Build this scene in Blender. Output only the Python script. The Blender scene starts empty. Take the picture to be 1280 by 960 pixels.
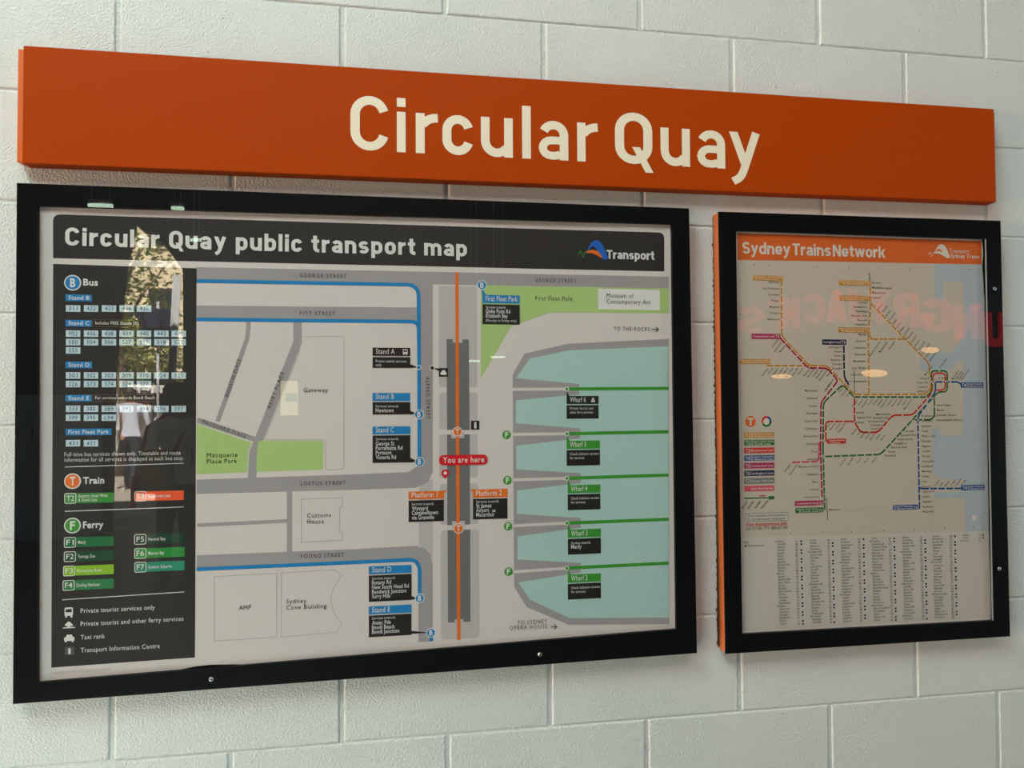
import bpy, bmesh, math, random
from mathutils import Vector, Matrix
from mathutils.geometry import tessellate_polygon
random.seed(7)
S = bpy.context.scene
C = S.collection

# ------------------------------------------------------------------ camera, world, sun, large lights, exposure
F, PIT, YAW, ROL = 916.962, 0.024736, -0.164872, 0.0047134
CX, CY, CZ = 0.49046, -1.425214, -0.762203          # wall plane is y = 0, metres, z = 0 on a bed joint
RM = Matrix.Rotation(YAW, 3, 'Z') @ Matrix.Rotation(PIT, 3, 'X') @ Matrix.Rotation(ROL, 3, 'Y')
cam = bpy.data.cameras.new('camera'); cam.sensor_width = 36; cam.lens = F / 1280 * 36; cam.clip_start = 0.02
co = bpy.data.objects.new('camera', cam); C.objects.link(co)
co.matrix_world = Matrix.Translation((CX, CY, CZ)) @ (RM @ Matrix.Rotation(math.pi / 2, 3, 'X')).to_4x4()
S.camera = co

wd = bpy.data.worlds.new('world'); S.world = wd; wd.use_nodes = True
nt = wd.node_tree; bg = nt.nodes['Background']
sky = nt.nodes.new('ShaderNodeTexSky'); sky.sky_type = 'NISHITA'; sky.sun_disc = False
sky.sun_elevation = math.radians(50); sky.sun_rotation = math.radians(20); sky.altitude = 10
nt.links.new(sky.outputs[0], bg.inputs[0]); bg.inputs[1].default_value = 0.25


def lamp(name, kind, energy, color, loc, target=None, size=None, size_y=None, angle=None):
    l = bpy.data.lights.new(name, kind); l.energy = energy; l.color = color
    if size: l.shape = 'RECTANGLE'; l.size = size; l.size_y = size_y or size
    if angle: l.angle = angle
    o = bpy.data.objects.new(name, l); C.objects.link(o); o.location = loc
    if target is not None:
        o.rotation_euler = (Vector(target) - Vector(loc)).to_track_quat('-Z', 'Y').to_euler()
    return o


# sun on the street beyond the opening
lamp('sun', 'SUN', 85.0, (1.0, .93, .80), (0, 0, 20), (-1.5, -12, -2.2), angle=math.radians(.6))
# daylight coming under the viaduct edge from upper left, cool
lamp('daylight_high', 'AREA', 112, (.72, 1.0, .95), (-1.2, -2.0, 2.3), (.75, 0, -.75), 1.4, 1.0)
# cool daylight from the open side at the right, weak
lamp('daylight_right', 'AREA', 26, (.74, 1.0, .95), (5.0, -1.5, -1.0), (1.4, 0, -1.0), 1.2, 1.6)
# warm light bounced from sunlit brick at the left
lamp('daylight_left', 'AREA', 300, (1.0, .64, .44), (-5.6, -1.9, -1.1), (-.1, 0, -.8), 1.6, 1.6)
# added soft warm fill from overhead in front, no fitting modelled
lamp('overhead_fill', 'AREA', 100, (1.0, .79, .74), (.9, -3.2, 2.5), (.8, 0, -.7), 2.6, 1.2)
# added warm fill that brightens the far wall and floor
lamp('far_side_fill', 'AREA', 22, (1.0, .82, .70), (.8, -5.6, 2.6), (-.6, -7.6, -.6), 1.6, .5)
# added cool uplight filling the lower wall and sign underside, from the left
lamp('low_wall_fill', 'AREA', 24, (.76, 1.0, .95), (-.6, -.75, -2.15), (.5, 0, -1.3), 2.2, .4)

S.view_settings.view_transform = 'Standard'; S.view_settings.look = 'None'
S.view_settings.exposure = -0.16; S.view_settings.gamma = 1.0; S.view_settings.use_curve_mapping = False
S.cycles.transparent_max_bounces = 16


# ------------------------------------------------------------------ helpers
def W(x, y, d=0.0):
    """point (X, Z) where the surface lying d in front of the wall is met at photo pixel x, y"""
    v = RM @ Vector(((x - 640) / F, 1, -(y - 480) / F)); s = (-d - CY) / v.y
    return (CX + s * v.x, CZ + s * v.z)


def MR(x, y, D):
    """point in the street at distance D from the wall that the glass mirrors at photo pixel x, y"""
    v = RM @ Vector(((x - 640) / F, 1, -(y - 480) / F)); s = (D - .034 - .034 - CY) / v.y
    return Vector((CX + s * v.x, -D, CZ + s * v.z))


def lin(c):
    return tuple((u / 12.92 if u <= .04045 else ((u + .055) / 1.055) ** 2.4) for u in (k / 255 for k in c)) + (1,)


MATS = {}


def mat(name, rgb=None, rough=.5, metal=0, spec=.5, emit=0, lincol=None, bump=None, var=None, coat=0):
    if name in MATS: return MATS[name]
    m = bpy.data.materials.new(name); m.use_nodes = True; n = m.node_tree; b = n.nodes['Principled BSDF']
    col = lincol or lin(rgb)
    b.inputs['Base Color'].default_value = col; b.inputs['Roughness'].default_value = rough
    b.inputs['Metallic'].default_value = metal; b.inputs['Specular IOR Level'].default_value = spec
    b.inputs['Coat Weight'].default_value = coat; b.inputs['Coat Roughness'].default_value = .08
    if emit:
        b.inputs['Emission Color'].default_value = col; b.inputs['Emission Strength'].default_value = emit
    geo = n.nodes.new('ShaderNodeNewGeometry')
    if var:
        sc, amt = var
        t = n.nodes.new('ShaderNodeTexNoise'); t.inputs['Scale'].default_value = sc; t.inputs['Detail'].default_value = 5
        n.links.new(geo.outputs['Position'], t.inputs['Vector'])
        mx = n.nodes.new('ShaderNodeMix'); mx.data_type = 'RGBA'; mx.blend_type = 'MULTIPLY'
        mx.inputs[6].default_value = col
        r = n.nodes.new('ShaderNodeMapRange'); r.inputs[3].default_value = 1 - amt; r.inputs[4].default_value = 1 + amt
        n.links.new(t.outputs['Fac'], r.inputs[0]); n.links.new(r.outputs[0], mx.inputs[7]); mx.inputs[0].default_value = 1
        n.links.new(mx.outputs[2], b.inputs['Base Color'])
    if bump:
        sc, st = bump
        t = n.nodes.new('ShaderNodeTexNoise'); t.inputs['Scale'].default_value = sc; t.inputs['Detail'].default_value = 3
        n.links.new(geo.outputs['Position'], t.inputs['Vector'])
        bp = n.nodes.new('ShaderNodeBump'); bp.inputs['Strength'].default_value = st; bp.inputs['Distance'].default_value = .002
        n.links.new(t.outputs['Fac'], bp.inputs['Height']); n.links.new(bp.outputs[0], b.inputs['Normal'])
    MATS[name] = m
    return m


def link(name, me, parent=None, kind=None):
    o = bpy.data.objects.new(name, me); C.objects.link(o); o.parent = parent
    if kind: o['kind'] = kind
    return o


def meobj(name, verts, faces, m, parent=None, kind=None, mi=None, smooth=False):
    me = bpy.data.meshes.new(name); me.from_pydata([tuple(v) for v in verts], [], faces)
    for k in (m if isinstance(m, (list, tuple)) else [m]): me.materials.append(k)
    if mi: me.polygons.foreach_set('material_index', mi)
    if smooth: me.polygons.foreach_set('use_smooth', [True] * len(me.polygons))
    me.update()
    return link(name, me, parent, kind)


def tag(o, label, cat, group=None):
    o['label'] = label; o['category'] = cat
    if group: o['group'] = group
    return o


def empty(name, loc, label, cat, group=None):
    o = bpy.data.objects.new(name, None); C.objects.link(o); o.location = loc; o.empty_display_size = .1
    bpy.context.view_layer.update()
    return tag(o, label, cat, group)


def adopt(o, root):
    """parent a mesh built in world space to its thing"""
    o.parent = root; o.location = -Vector(root.location)
    return o


def boxbm(bm, x0, x1, y0, y1, z0, z1, bev=0, seg=2):
    r = bmesh.ops.create_cube(bm, size=1)
    vs = r['verts']
    for v in vs: v.co = Vector(((x0 + x1) / 2 + v.co.x * (x1 - x0), (y0 + y1) / 2 + v.co.y * (y1 - y0), (z0 + z1) / 2 + v.co.z * (z1 - z0)))
    if bev:
        es = list({e for v in vs for e in v.link_edges})
        bmesh.ops.bevel(bm, geom=es, offset=bev, segments=seg, affect='EDGES', profile=.5)


def frombm(name, bm, m, parent=None, smooth=False, kind=None):
    me = bpy.data.meshes.new(name); bmesh.ops.recalc_face_normals(bm, faces=bm.faces[:]); bm.to_mesh(me); bm.free()
    for k in (m if isinstance(m, (list, tuple)) else [m]): me.materials.append(k)
    if smooth: me.polygons.foreach_set('use_smooth', [True] * len(me.polygons))
    return link(name, me, parent, kind)


def box(name, x0, x1, y0, y1, z0, z1, m, bev=0, parent=None, kind=None, smooth=False):
    bm = bmesh.new(); boxbm(bm, x0, x1, y0, y1, z0, z1, bev)
    return frombm(name, bm, m, parent, smooth, kind)


def tube(bm, pts, rad, n=8):
    rings = []
    for i, p in enumerate(pts):
        p = Vector(p); a = Vector(pts[max(i - 1, 0)]); b = Vector(pts[min(i + 1, len(pts) - 1)])
        d = (b - a).normalized(); u = d.orthogonal().normalized(); w = d.cross(u)
        r = rad[i] if isinstance(rad, (list, tuple)) else rad
        rings.append([bm.verts.new(p + r * (math.cos(t) * u + math.sin(t) * w)) for t in (2 * math.pi * k / n for k in range(n))])
    for A, B in zip(rings, rings[1:]):
        # align ring starts
        off = min(range(n), key=lambda k: (A[0].co - B[k].co).length)
        for k in range(n):
            bm.faces.new((A[k], A[(k + 1) % n], B[(k + 1 + off) % n], B[(k + off) % n]))
    bm.faces.new(rings[0][::-1]); bm.faces.new(rings[-1])


# ------------------------------------------------------------------ materials
def wall_paint():
    m = bpy.data.materials.new('painted_blockwork'); m.use_nodes = True; n = m.node_tree; b = n.nodes['Principled BSDF']
    b.inputs['Roughness'].default_value = .42; b.inputs['Specular IOR Level'].default_value = .45
    g = n.nodes.new('ShaderNodeNewGeometry')
    def nz(sc, det, rough=.5):
        t = n.nodes.new('ShaderNodeTexNoise'); t.inputs['Scale'].default_value = sc; t.inputs['Detail'].default_value = det
        t.inputs['Roughness'].default_value = rough; n.links.new(g.outputs['Position'], t.inputs['Vector']); return t.outputs['Fac']
    def mr(src, a, bb, c, d):
        r = n.nodes.new('ShaderNodeMapRange'); r.clamp = True
        for i, v in enumerate((a, bb, c, d)): r.inputs[i + 1].default_value = v
        n.links.new(src, r.inputs[0]); return r.outputs[0]
    def ma(op, a, bb):
        k = n.nodes.new('ShaderNodeMath'); k.operation = op
        for i, v in enumerate((a, bb)):
            if isinstance(v, (int, float)): k.inputs[i].default_value = v
            else: n.links.new(v, k.inputs[i])
        return k.outputs[0]
    coarse = nz(250, 2); fine = nz(480, 2); broad = nz(4, 3); patch = nz(9, 2)
    vo = n.nodes.new('ShaderNodeTexVoronoi'); vo.inputs['Scale'].default_value = 110; vo.inputs['Randomness'].default_value = 1
    n.links.new(g.outputs['Position'], vo.inputs['Vector'])
    amp = mr(patch, .3, .7, .75, 1.1)
    pit = ma('MULTIPLY', mr(vo.outputs['Distance'], .05, .26, -1, 0), mr(coarse, .50, .60, 0, 1))
    h = ma('ADD', ma('MULTIPLY', mr(coarse, .25, .75, 0, 1.1), amp), ma('ADD', ma('MULTIPLY', fine, .22), ma('MULTIPLY', pit, .9)))
    bp = n.nodes.new('ShaderNodeBump'); bp.inputs['Strength'].default_value = .85; bp.inputs['Distance'].default_value = .0013
    n.links.new(h, bp.inputs['Height']); n.links.new(bp.outputs[0], b.inputs['Normal'])
    # sparse unpainted pinholes
    vo2 = n.nodes.new('ShaderNodeTexVoronoi'); vo2.inputs['Scale'].default_value = 34; n.links.new(g.outputs['Position'], vo2.inputs['Vector'])
    hole = ma('MULTIPLY', mr(vo2.outputs['Distance'], .03, .065, 1, 0), mr(nz(23, 1), .56, .60, 0, 1))
    cr = n.nodes.new('ShaderNodeMix'); cr.data_type = 'RGBA'; cr.inputs[6].default_value = (.55, .59, .565, 1); cr.inputs[7].default_value = (.63, .665, .64, 1)
    n.links.new(broad, cr.inputs[0])
    c2 = n.nodes.new('ShaderNodeMix'); c2.data_type = 'RGBA'; n.links.new(hole, c2.inputs[0]); n.links.new(cr.outputs[2], c2.inputs[6]); c2.inputs[7].default_value = (.16, .13, .10, 1)
    n.links.new(c2.outputs[2], b.inputs['Base Color'])
    return m


M_WALL = wall_paint()
M_ORANGE = mat('orange_powder_coat', lincol=(.37, .046, .0015, 1), rough=.5, spec=.06, bump=(900, .12))
M_ORANGE2 = mat('orange_end_cap', lincol=(.60, .12, .015, 1), rough=.4, bump=(900, .1))
M_CREAM = mat('cream_vinyl', (226, 216, 192), rough=.5)
M_BLACK = mat('black_frame_paint', lincol=(.004, .005, .006, 1), rough=.4, spec=.08)
M_BACK = mat('black_backing', lincol=(.012, .012, .013, 1), rough=.6)
M_STEEL = mat('brushed_screw_steel', lincol=(.6, .6, .58, 1), rough=.3, metal=1)
M_DARKHOLE = mat('screw_socket', lincol=(.01, .01, .01, 1), rough=.6)


def glass_mat():
    m = bpy.data.materials.new('clear_acrylic'); m.use_nodes = True; n = m.node_tree
    for k in list(n.nodes):
        if k.type != 'OUTPUT_MATERIAL': n.nodes.remove(k)
    out = [k for k in n.nodes if k.type == 'OUTPUT_MATERIAL'][0]
    t = n.nodes.new('ShaderNodeBsdfTransparent'); gl = n.nodes.new('ShaderNodeBsdfGlossy'); gl.inputs['Roughness'].default_value = 0.0
    # Schlick reflectance of acrylic, the same from either side of the sheet
    ge = n.nodes.new('ShaderNodeNewGeometry')
    def vm(op, a, b):
        k = n.nodes.new('ShaderNodeMath'); k.operation = op
        for i, v in enumerate((a, b)):
            if isinstance(v, (int, float)): k.inputs[i].default_value = v
            elif v is not None: n.links.new(v, k.inputs[i])
        return k.outputs[0]
    dp = n.nodes.new('ShaderNodeVectorMath'); dp.operation = 'DOT_PRODUCT'
    n.links.new(ge.outputs['Normal'], dp.inputs[0]); n.links.new(ge.outputs['Incoming'], dp.inputs[1])
    fres = vm('ADD', vm('MULTIPLY', vm('POWER', vm('SUBTRACT', 1.0, vm('ABSOLUTE', dp.outputs['Value'], None)), 5.0), .96), .04)
    mx = n.nodes.new('ShaderNodeMixShader')
    t.inputs[0].default_value = (.985, .99, .985, 1)
    g = n.nodes.new('ShaderNodeNewGeometry'); no = n.nodes.new('ShaderNodeTexNoise'); no.inputs['Scale'].default_value = 3.0
    n.links.new(g.outputs['Position'], no.inputs['Vector'])
    bp = n.nodes.new('ShaderNodeBump'); bp.inputs['Strength'].default_value = .05; bp.inputs['Distance'].default_value = .004
    n.links.new(no.outputs['Fac'], bp.inputs['Height']); n.links.new(bp.outputs[0], gl.inputs['Normal'])
    n.links.new(fres, mx.inputs[0]); n.links.new(t.outputs[0], mx.inputs[1]); n.links.new(gl.outputs[0], mx.inputs[2])
    n.links.new(mx.outputs[0], out.inputs[0])
    return m


M_GLASS = glass_mat()

# ------------------------------------------------------------------ the setting: block wall, floor, ceiling, far wall
ZF, ZC = -2.2, 2.75          # floor and soffit heights
wall = box('wall_north', -9, 12, .0026, .2, ZF, ZC, M_WALL, kind='structure')


def block_mesh():
    bm = bmesh.new(); boxbm(bm, -.1935, .1935, 0, .06, -.0990, .0990, 0)
    es = [e for e in bm.edges if all(v.co.y < .001 for v in e.verts)]
    bmesh.ops.bevel(bm, geom=es, offset=.0042, segments=4, affect='EDGES', profile=.5)
    bmesh.ops.delete(bm, geom=[f for f in bm.faces if all(v.co.y > .05 for v in f.verts)], context='FACES')
    bmesh.ops.recalc_face_normals(bm, faces=bm.faces[:])
    me = bpy.data.meshes.new('concrete_block'); bm.to_mesh(me); bm.free(); me.materials.append(M_WALL)
    return me


BM_ = block_mesh()
meas = {1: [(556, 10), (800, 20), (1023, 30), (1231, 50)], 0: [(147, 55), (428, 60), (680, 68), (915, 85), (1131, 105)],
        -6: [(140, 910), (427, 900), (688, 870), (925, 850), (1145, 830)], -7: [(288, 952), (560, 945), (809, 930), (1038, 920), (1248, 900)]}
for row in range(7, -11, -1):           # row r spans z in [.2(r-1), .2r]
    par = row % 2
    js = [.2 * par + .4 * k for k in range(-7, 11)]
    for (px, py) in meas.get(row, []):
        X = W(px, py)[0]; i = min(range(len(js)), key=lambda k: abs(js[k] - X)); js[i] = X
    for a, b in list(zip(js, js[1:]))[1:]:
        o = link('concrete_block', BM_, wall); o.location = ((a + b) / 2, random.uniform(-.0004, .0004), .2 * row - .1 + random.uniform(-.0006, .0006))
        o.scale.x = (b - a - .006) / .387 * .997; o.rotation_euler.x = random.uniform(-.002, .002); o.rotation_euler.z = random.uniform(-.001, .001)
# further blockwork beyond, too far aside to be told apart singly: joined
bm = bmesh.new()
for row in range(13, -11, -1):
    js = [.2 * (row % 2) + .4 * k for k in range(-22, 30)]
    for a, b in zip(js, js[1:]):
        if row > 7 or a < -2.45 or b > 4.05:
            if row <= 7 and not (b < -2.19 + .2 * (row % 2) or a > 3.8 + .2 * (row % 2)): continue
            boxbm(bm, a + .0035, b - .0035, 0, .05, .2 * row - .1975, .2 * row - .0025)
frombm('blockwork', bm, M_WALL, wall, kind='stuff')

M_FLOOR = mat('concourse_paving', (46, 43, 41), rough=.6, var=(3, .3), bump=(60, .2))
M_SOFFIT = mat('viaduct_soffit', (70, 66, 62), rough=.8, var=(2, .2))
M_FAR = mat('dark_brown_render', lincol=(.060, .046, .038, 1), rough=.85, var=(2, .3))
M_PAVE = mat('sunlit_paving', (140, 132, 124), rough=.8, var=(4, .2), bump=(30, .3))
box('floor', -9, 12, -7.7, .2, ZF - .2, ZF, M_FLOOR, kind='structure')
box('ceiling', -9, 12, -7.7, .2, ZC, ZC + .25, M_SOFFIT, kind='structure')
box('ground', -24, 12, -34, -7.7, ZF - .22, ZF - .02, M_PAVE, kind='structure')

# far side of the concourse, with the slant-headed opening to the street that the glass mirrors
YW = 7.6
gap = [MR(139, 640, YW), MR(143, 470, YW), MR(152, 390, YW), MR(158, 330, YW), MR(169, 281, YW), MR(205, 305, YW), MR(229, 338, YW), MR(229, 470, YW), MR(234, 640, YW)]
gap[0].z = ZF; gap[-1].z = ZF


def slab_with_gap(name, xa, xb, za, zb, hole, y0, y1, m):
    """wall slab, open at the bottom where the hole is"""
    loop = [Vector((xa, 0, za))] + [Vector((p.x, 0, p.z)) for p in hole] + [Vector((xb, 0, za)), Vector((xb, 0, zb)), Vector((xa, 0, zb))]
    n = len(loop); tri = tessellate_polygon([[Vector((p.x, p.z, 0)) for p in loop]])
    vs = [(p.x, y0, p.z) for p in loop] + [(p.x, y1, p.z) for p in loop]
    fs = [tuple(t) for t in tri] + [tuple(n + k for k in t[::-1]) for t in tri] + [(i, (i + 1) % n, n + (i + 1) % n, n + i) for i in range(n)]
    return meobj(name, vs, fs, m, kind='structure')


slab_with_gap('wall_south', -9, 12, ZF, ZC, gap, -YW, -YW - .08, M_FAR)


# ------------------------------------------------------------------ flat print: strokes, polygons, lettering
def stroke(pts, w, closed=False):
    """ribbon of width w along 2D points with mitred joints; returns quads"""
    P = []
    for p in pts:
        if not P or (Vector(p) - P[-1]).length > 1e-7: P.append(Vector(p))
    if closed and (P[0] - P[-1]).length < 1e-7: P.pop()
    n = len(P); L = []; R = []
    for i in range(n):
        a = P[(i - 1) % n] if (closed or i > 0) else None; b = P[(i + 1) % n] if (closed or i < n - 1) else None
        d1 = (P[i] - a).normalized() if a is not None else None; d2 = (b - P[i]).normalized() if b is not None else None
        d = d1 if d2 is None else d2 if d1 is None else (d1 + d2)
        if d.length < 1e-6: d = d1
        d = d.normalized(); nn = Vector((-d.y, d.x)); k = 1
        if d1 is not None and d2 is not None: k = 1 / max(.5, nn.dot(Vector((-d1.y, d1.x))))
        L.append(P[i] + nn * w / 2 * k); R.append(P[i] - nn * w / 2 * k)
    m = n if closed else n - 1
    return [[tuple(R[i]), tuple(R[(i + 1) % n]), tuple(L[(i + 1) % n]), tuple(L[i])] for i in range(m)]


def arc(cx, cy, rx, ry, a0, a1, n=10):
    return [(cx + rx * math.cos(math.radians(a0 + (a1 - a0) * k / n)), cy + ry * math.sin(math.radians(a0 + (a1 - a0) * k / n))) for k in range(n + 1)]


def rloop(l, r, b, t, rx, ry):
    return arc(r - rx, t - ry, rx, ry, 0, 90, 6) + arc(l + rx, t - ry, rx, ry, 90, 180, 6) + arc(l + rx, b + ry, rx, ry, 180, 270, 6) + arc(r - rx, b + ry, rx, ry, 270, 360, 6)


def par(x0, y0, x1, y1, w):
    return [[(x0, y0), (x0 + w, y0), (x1 + w, y1), (x1, y1)][::(1 if y1 > y0 else -1)]]


def glyph(ch, s, XH=.745):
    """quads of a rounded-square grotesque letter, cap height 1; returns (quads, advance width)"""
    h = s / 2; v = s * 1.0
    def vert(x, y0, y1): return [[(x - h, y0), (x + h, y0), (x + h, y1), (x - h, y1)]]
    def hor(x0, x1, y): return [[(x0, y - h * .95), (x1, y - h * .95), (x1, y + h * .95), (x0, y + h * .95)]]
    def see(w, H, a=14):
        l, r, t, b = h, w - h, H - h, h; rx = (r - l) / 2; cx = (l + r) / 2; ry = rx * 1.05
        return stroke(arc(cx, t - ry, rx, ry, a, 180, 12) + arc(cx, b + ry, rx, ry, 180, 360 - a, 12), s)
    if ch == ' ': return [], .34
    if ch == 'C': return see(.66, 1.0), .66
    if ch == 'c': return see(.55, XH), .55
    if ch in 'oO0Q':
        H, w = (1.0, .66) if ch != 'o' else (XH, .58)
        q = stroke(rloop(h, w - h, h, H - h, (w - s) / 2, (w - s) / 2 * 1.05), s, True)
        if ch == 'Q': q = q + par(.30, .33, .30 + .235, -.155, s * .88)
        return q, w
    if ch in 'il':
        q = vert(h, 0, XH if ch == 'i' else 1)
        if ch == 'i': q = q + [[(0, 1 - s * 1.02), (s, 1 - s * 1.02), (s, 1), (0, 1)]]
        return q, s
    if ch == 'r':
        return vert(h, 0, XH) + stroke(arc(.385, XH * .53, .385 - h, XH * .47 - h, 150, 88, 7), s), .385
    if ch == 'u':
        w = .585; rx = (w - s) / 2
        return vert(w - h, 0, XH) + stroke([(h, XH)] + arc(h + rx, h + rx * 1.05, rx, rx * 1.05, 180, 325, 9), s), w
    if ch in 'nh':
        w = .585; rx = (w - s) / 2
        return vert(h, 0, XH if ch == 'n' else 1) + stroke(arc(h + rx, XH - h - rx * 1.05, rx, rx * 1.05, 150, 0, 10) + [(w - h, 0)], s), w
    if ch == 'm':
        w = .92; rx = (w - s) / 4
        q = vert(h, 0, XH)
        for k in (0, 1):
            q = q + stroke(arc(h + rx * (1 + 2 * k), XH - h - rx * 1.1, rx, rx * 1.1, 150, 0, 8) + [(h + rx * (2 + 2 * k), 0)], s)
        return q, w
    if ch in 'bpdq':
        w = .58; x = h if ch in 'bp' else w - h
        y0, y1 = {'b': (0, 1), 'p': (-.235, XH), 'd': (0, 1), 'q': (-.235, XH)}[ch]
        return vert(x, y0, y1) + stroke(rloop(h, w - h, h, XH - h, (w - s) / 2, (w - s) / 2 * 1.05), s, True), w
    if ch == 'e':
        w = .575; rx = (w - s) / 2; m = XH * .47
        return stroke([(h, m), (w - h, m)] + arc(w / 2, XH - h - rx, rx, rx, 0, 180, 10) + arc(w / 2, h + rx, rx, rx, 180, 335, 10), s * .96), w
    if ch == 'a':
        w = .55; r = w - h; rx = (r - h) / 2 * .98
        q = stroke(arc(r - rx, XH - h - rx * .98, rx, rx * .98, 158, 0, 10) + [(r, 0)], s)
        t = XH * .585
        q = q + stroke([(r, t - h * .8), (h + .17, t - h * .8)] + arc(h + .16, (t - h * .8 + h) / 2, .16, (t - h * .8 - h) / 2, 90, 270, 8) + arc(r - .18, h + .16, .18, .16, 270, 310, 4), s * .93)
        return q, w
    if ch == 't':
        return stroke([(h + .09, .97)] + arc(h + .09 + .17, h + .17, .17, .17, 180, 275, 7) + [(.40, h)], s) + hor(0, .39, XH - h * .95), .40
    if ch == 's':
        w = .53; l, r, t, b = h, w - h, XH - h, h; m = XH / 2; rx = (r - l) / 2; ry = (t - m) / 2
        return stroke(arc(w / 2, m + ry, rx, ry, 22, 180, 8) + arc(w / 2, m + ry, rx, ry, 200, 262, 4) + arc(w / 2, m - ry, rx, ry, 82, 0, 6) + arc(w / 2, m - ry, rx, ry, -14, -158, 8), s * .92), w
    if ch == 'S':
        w = .62; m = .5; rx = (w - s) / 2; ry = (1 - h - m) / 2
        return stroke(arc(w / 2, m + ry, rx, ry, 22, 180, 8) + arc(w / 2, m + ry, rx, ry, 200, 262, 4) + arc(w / 2, m - ry, rx, ry, 82, 0, 6) + arc(w / 2, m - ry, rx, ry, -14, -158, 8), s * .95), w
    if ch == 'y':
        w = .60; k = s * 1.02
        return par(0, XH, .222, .10, k)[0:1] + stroke([(w - k / 2 + .002, XH + .0), (.27, -.03)] + [(.225, -.125), (.17, -.185), (.07, -.24)], s * .95), w
    if ch == 'w':
        w = .86; k = s * .95
        return par(0, XH, .17, 0, k) + par(.17 + .0, 0, .355, XH, k) + par(.355, XH, .53, 0, k) + par(.53, 0, w - k, XH, k), w
    if ch == 'k':
        return vert(h, 0, 1) + par(s * .6, .30, .37, XH, s * 1.15) + par(.20, .42, .39, 0, s * 1.15), .57
    if ch == 'T': return hor(0, .62, 1 - h * .95) + vert(.31, 0, 1), .62
    if ch == 'N': return vert(h, 0, 1) + vert(.68 - h, 0, 1) + par(0, 1, .68 - s * 1.1, 0, s * 1.1), .68
    if ch == 'H': return vert(h, 0, 1) + vert(.66 - h, 0, 1) + hor(h, .66 - h, .5), .66
    if ch == 'U':
        w = .66; rx = (w - s) / 2
        return stroke([(h, 1)] + arc(w / 2, h + rx, rx, rx, 180, 360, 10) + [(w - h, 1)], s), w
    if ch == 'G': return see(.68, 1.0, 25) + hor(.38, .68, .46) + vert(.68 - h, .2, .46), .68
    if ch in 'RP':
        q = vert(h, 0, 1) + stroke([(h, 1 - h)] + arc(.40, (1 - h + .45) / 2, .66 - h - .40, (1 - h - .45) / 2, 90, -90, 8) + [(h, .45)], s)
        return q + (par(.27, .46, .66 - s * 1.1, 0, s * 1.1) if ch == 'R' else []), .66
    if ch == 'Y': return par(0, 1, .27, .42, s * 1.1) + par(.70 - s * 1.1, 1, .25, .40, s * 1.1) + vert(.35, 0, .5), .70
    if ch == 'J': return stroke([(.50 - h, 1)] + arc(.25, h + .19, .25 - h, .19, 0, -165, 8), s), .50
    if ch == 'A': return par(0, 0, .36 - s * .55, 1, s * 1.1) + par(.72 - s * 1.1, 0, .36 - s * .55, 1, s * 1.1) + hor(.18, .54, .26), .72
    if ch == 'K': return vert(h, 0, 1) + par(h, .38, .62 - s * 1.1, 1, s * 1.25) + par(.22, .55, .66 - s * 1.2, 0, s * 1.2), .66
    if ch == "'": return vert(h, .7, 1), s
    return [], .3


def word(txt, s, gap, fix=None):
    x = 0; out = []
    for ch in txt:
        q, a = glyph(ch, s)
        out += [[(px + x, py) for px, py in f] for f in q]
        x += a + (gap if ch != ' ' else 0)
    return out, x - gap


_tc = {}


def textmesh(body, bold=0.0, track=1.06):
    k = (body, bold, track)
    if k not in _tc:
        c = bpy.data.curves.new('t', 'FONT'); c.body = body; c.offset = bold; c.resolution_u = 2 if len(body) > 2 else 4; c.size = 1; c.space_character = track
        o = bpy.data.objects.new('t', c); me = bpy.data.meshes.new_from_object(o)
        vs = [(v.co.x, v.co.y) for v in me.vertices]; fs = [tuple(p.vertices) for p in me.polygons]
        w = max([v[0] for v in vs] or [1]); x0 = min([v[0] for v in vs] or [0])
        bpy.data.objects.remove(o); bpy.data.curves.remove(c); bpy.data.meshes.remove(me)
        _tc[k] = (vs, fs, x0, w)
    return _tc[k]


CAPH = max(v[1] for v in textmesh('H')[0])


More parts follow.
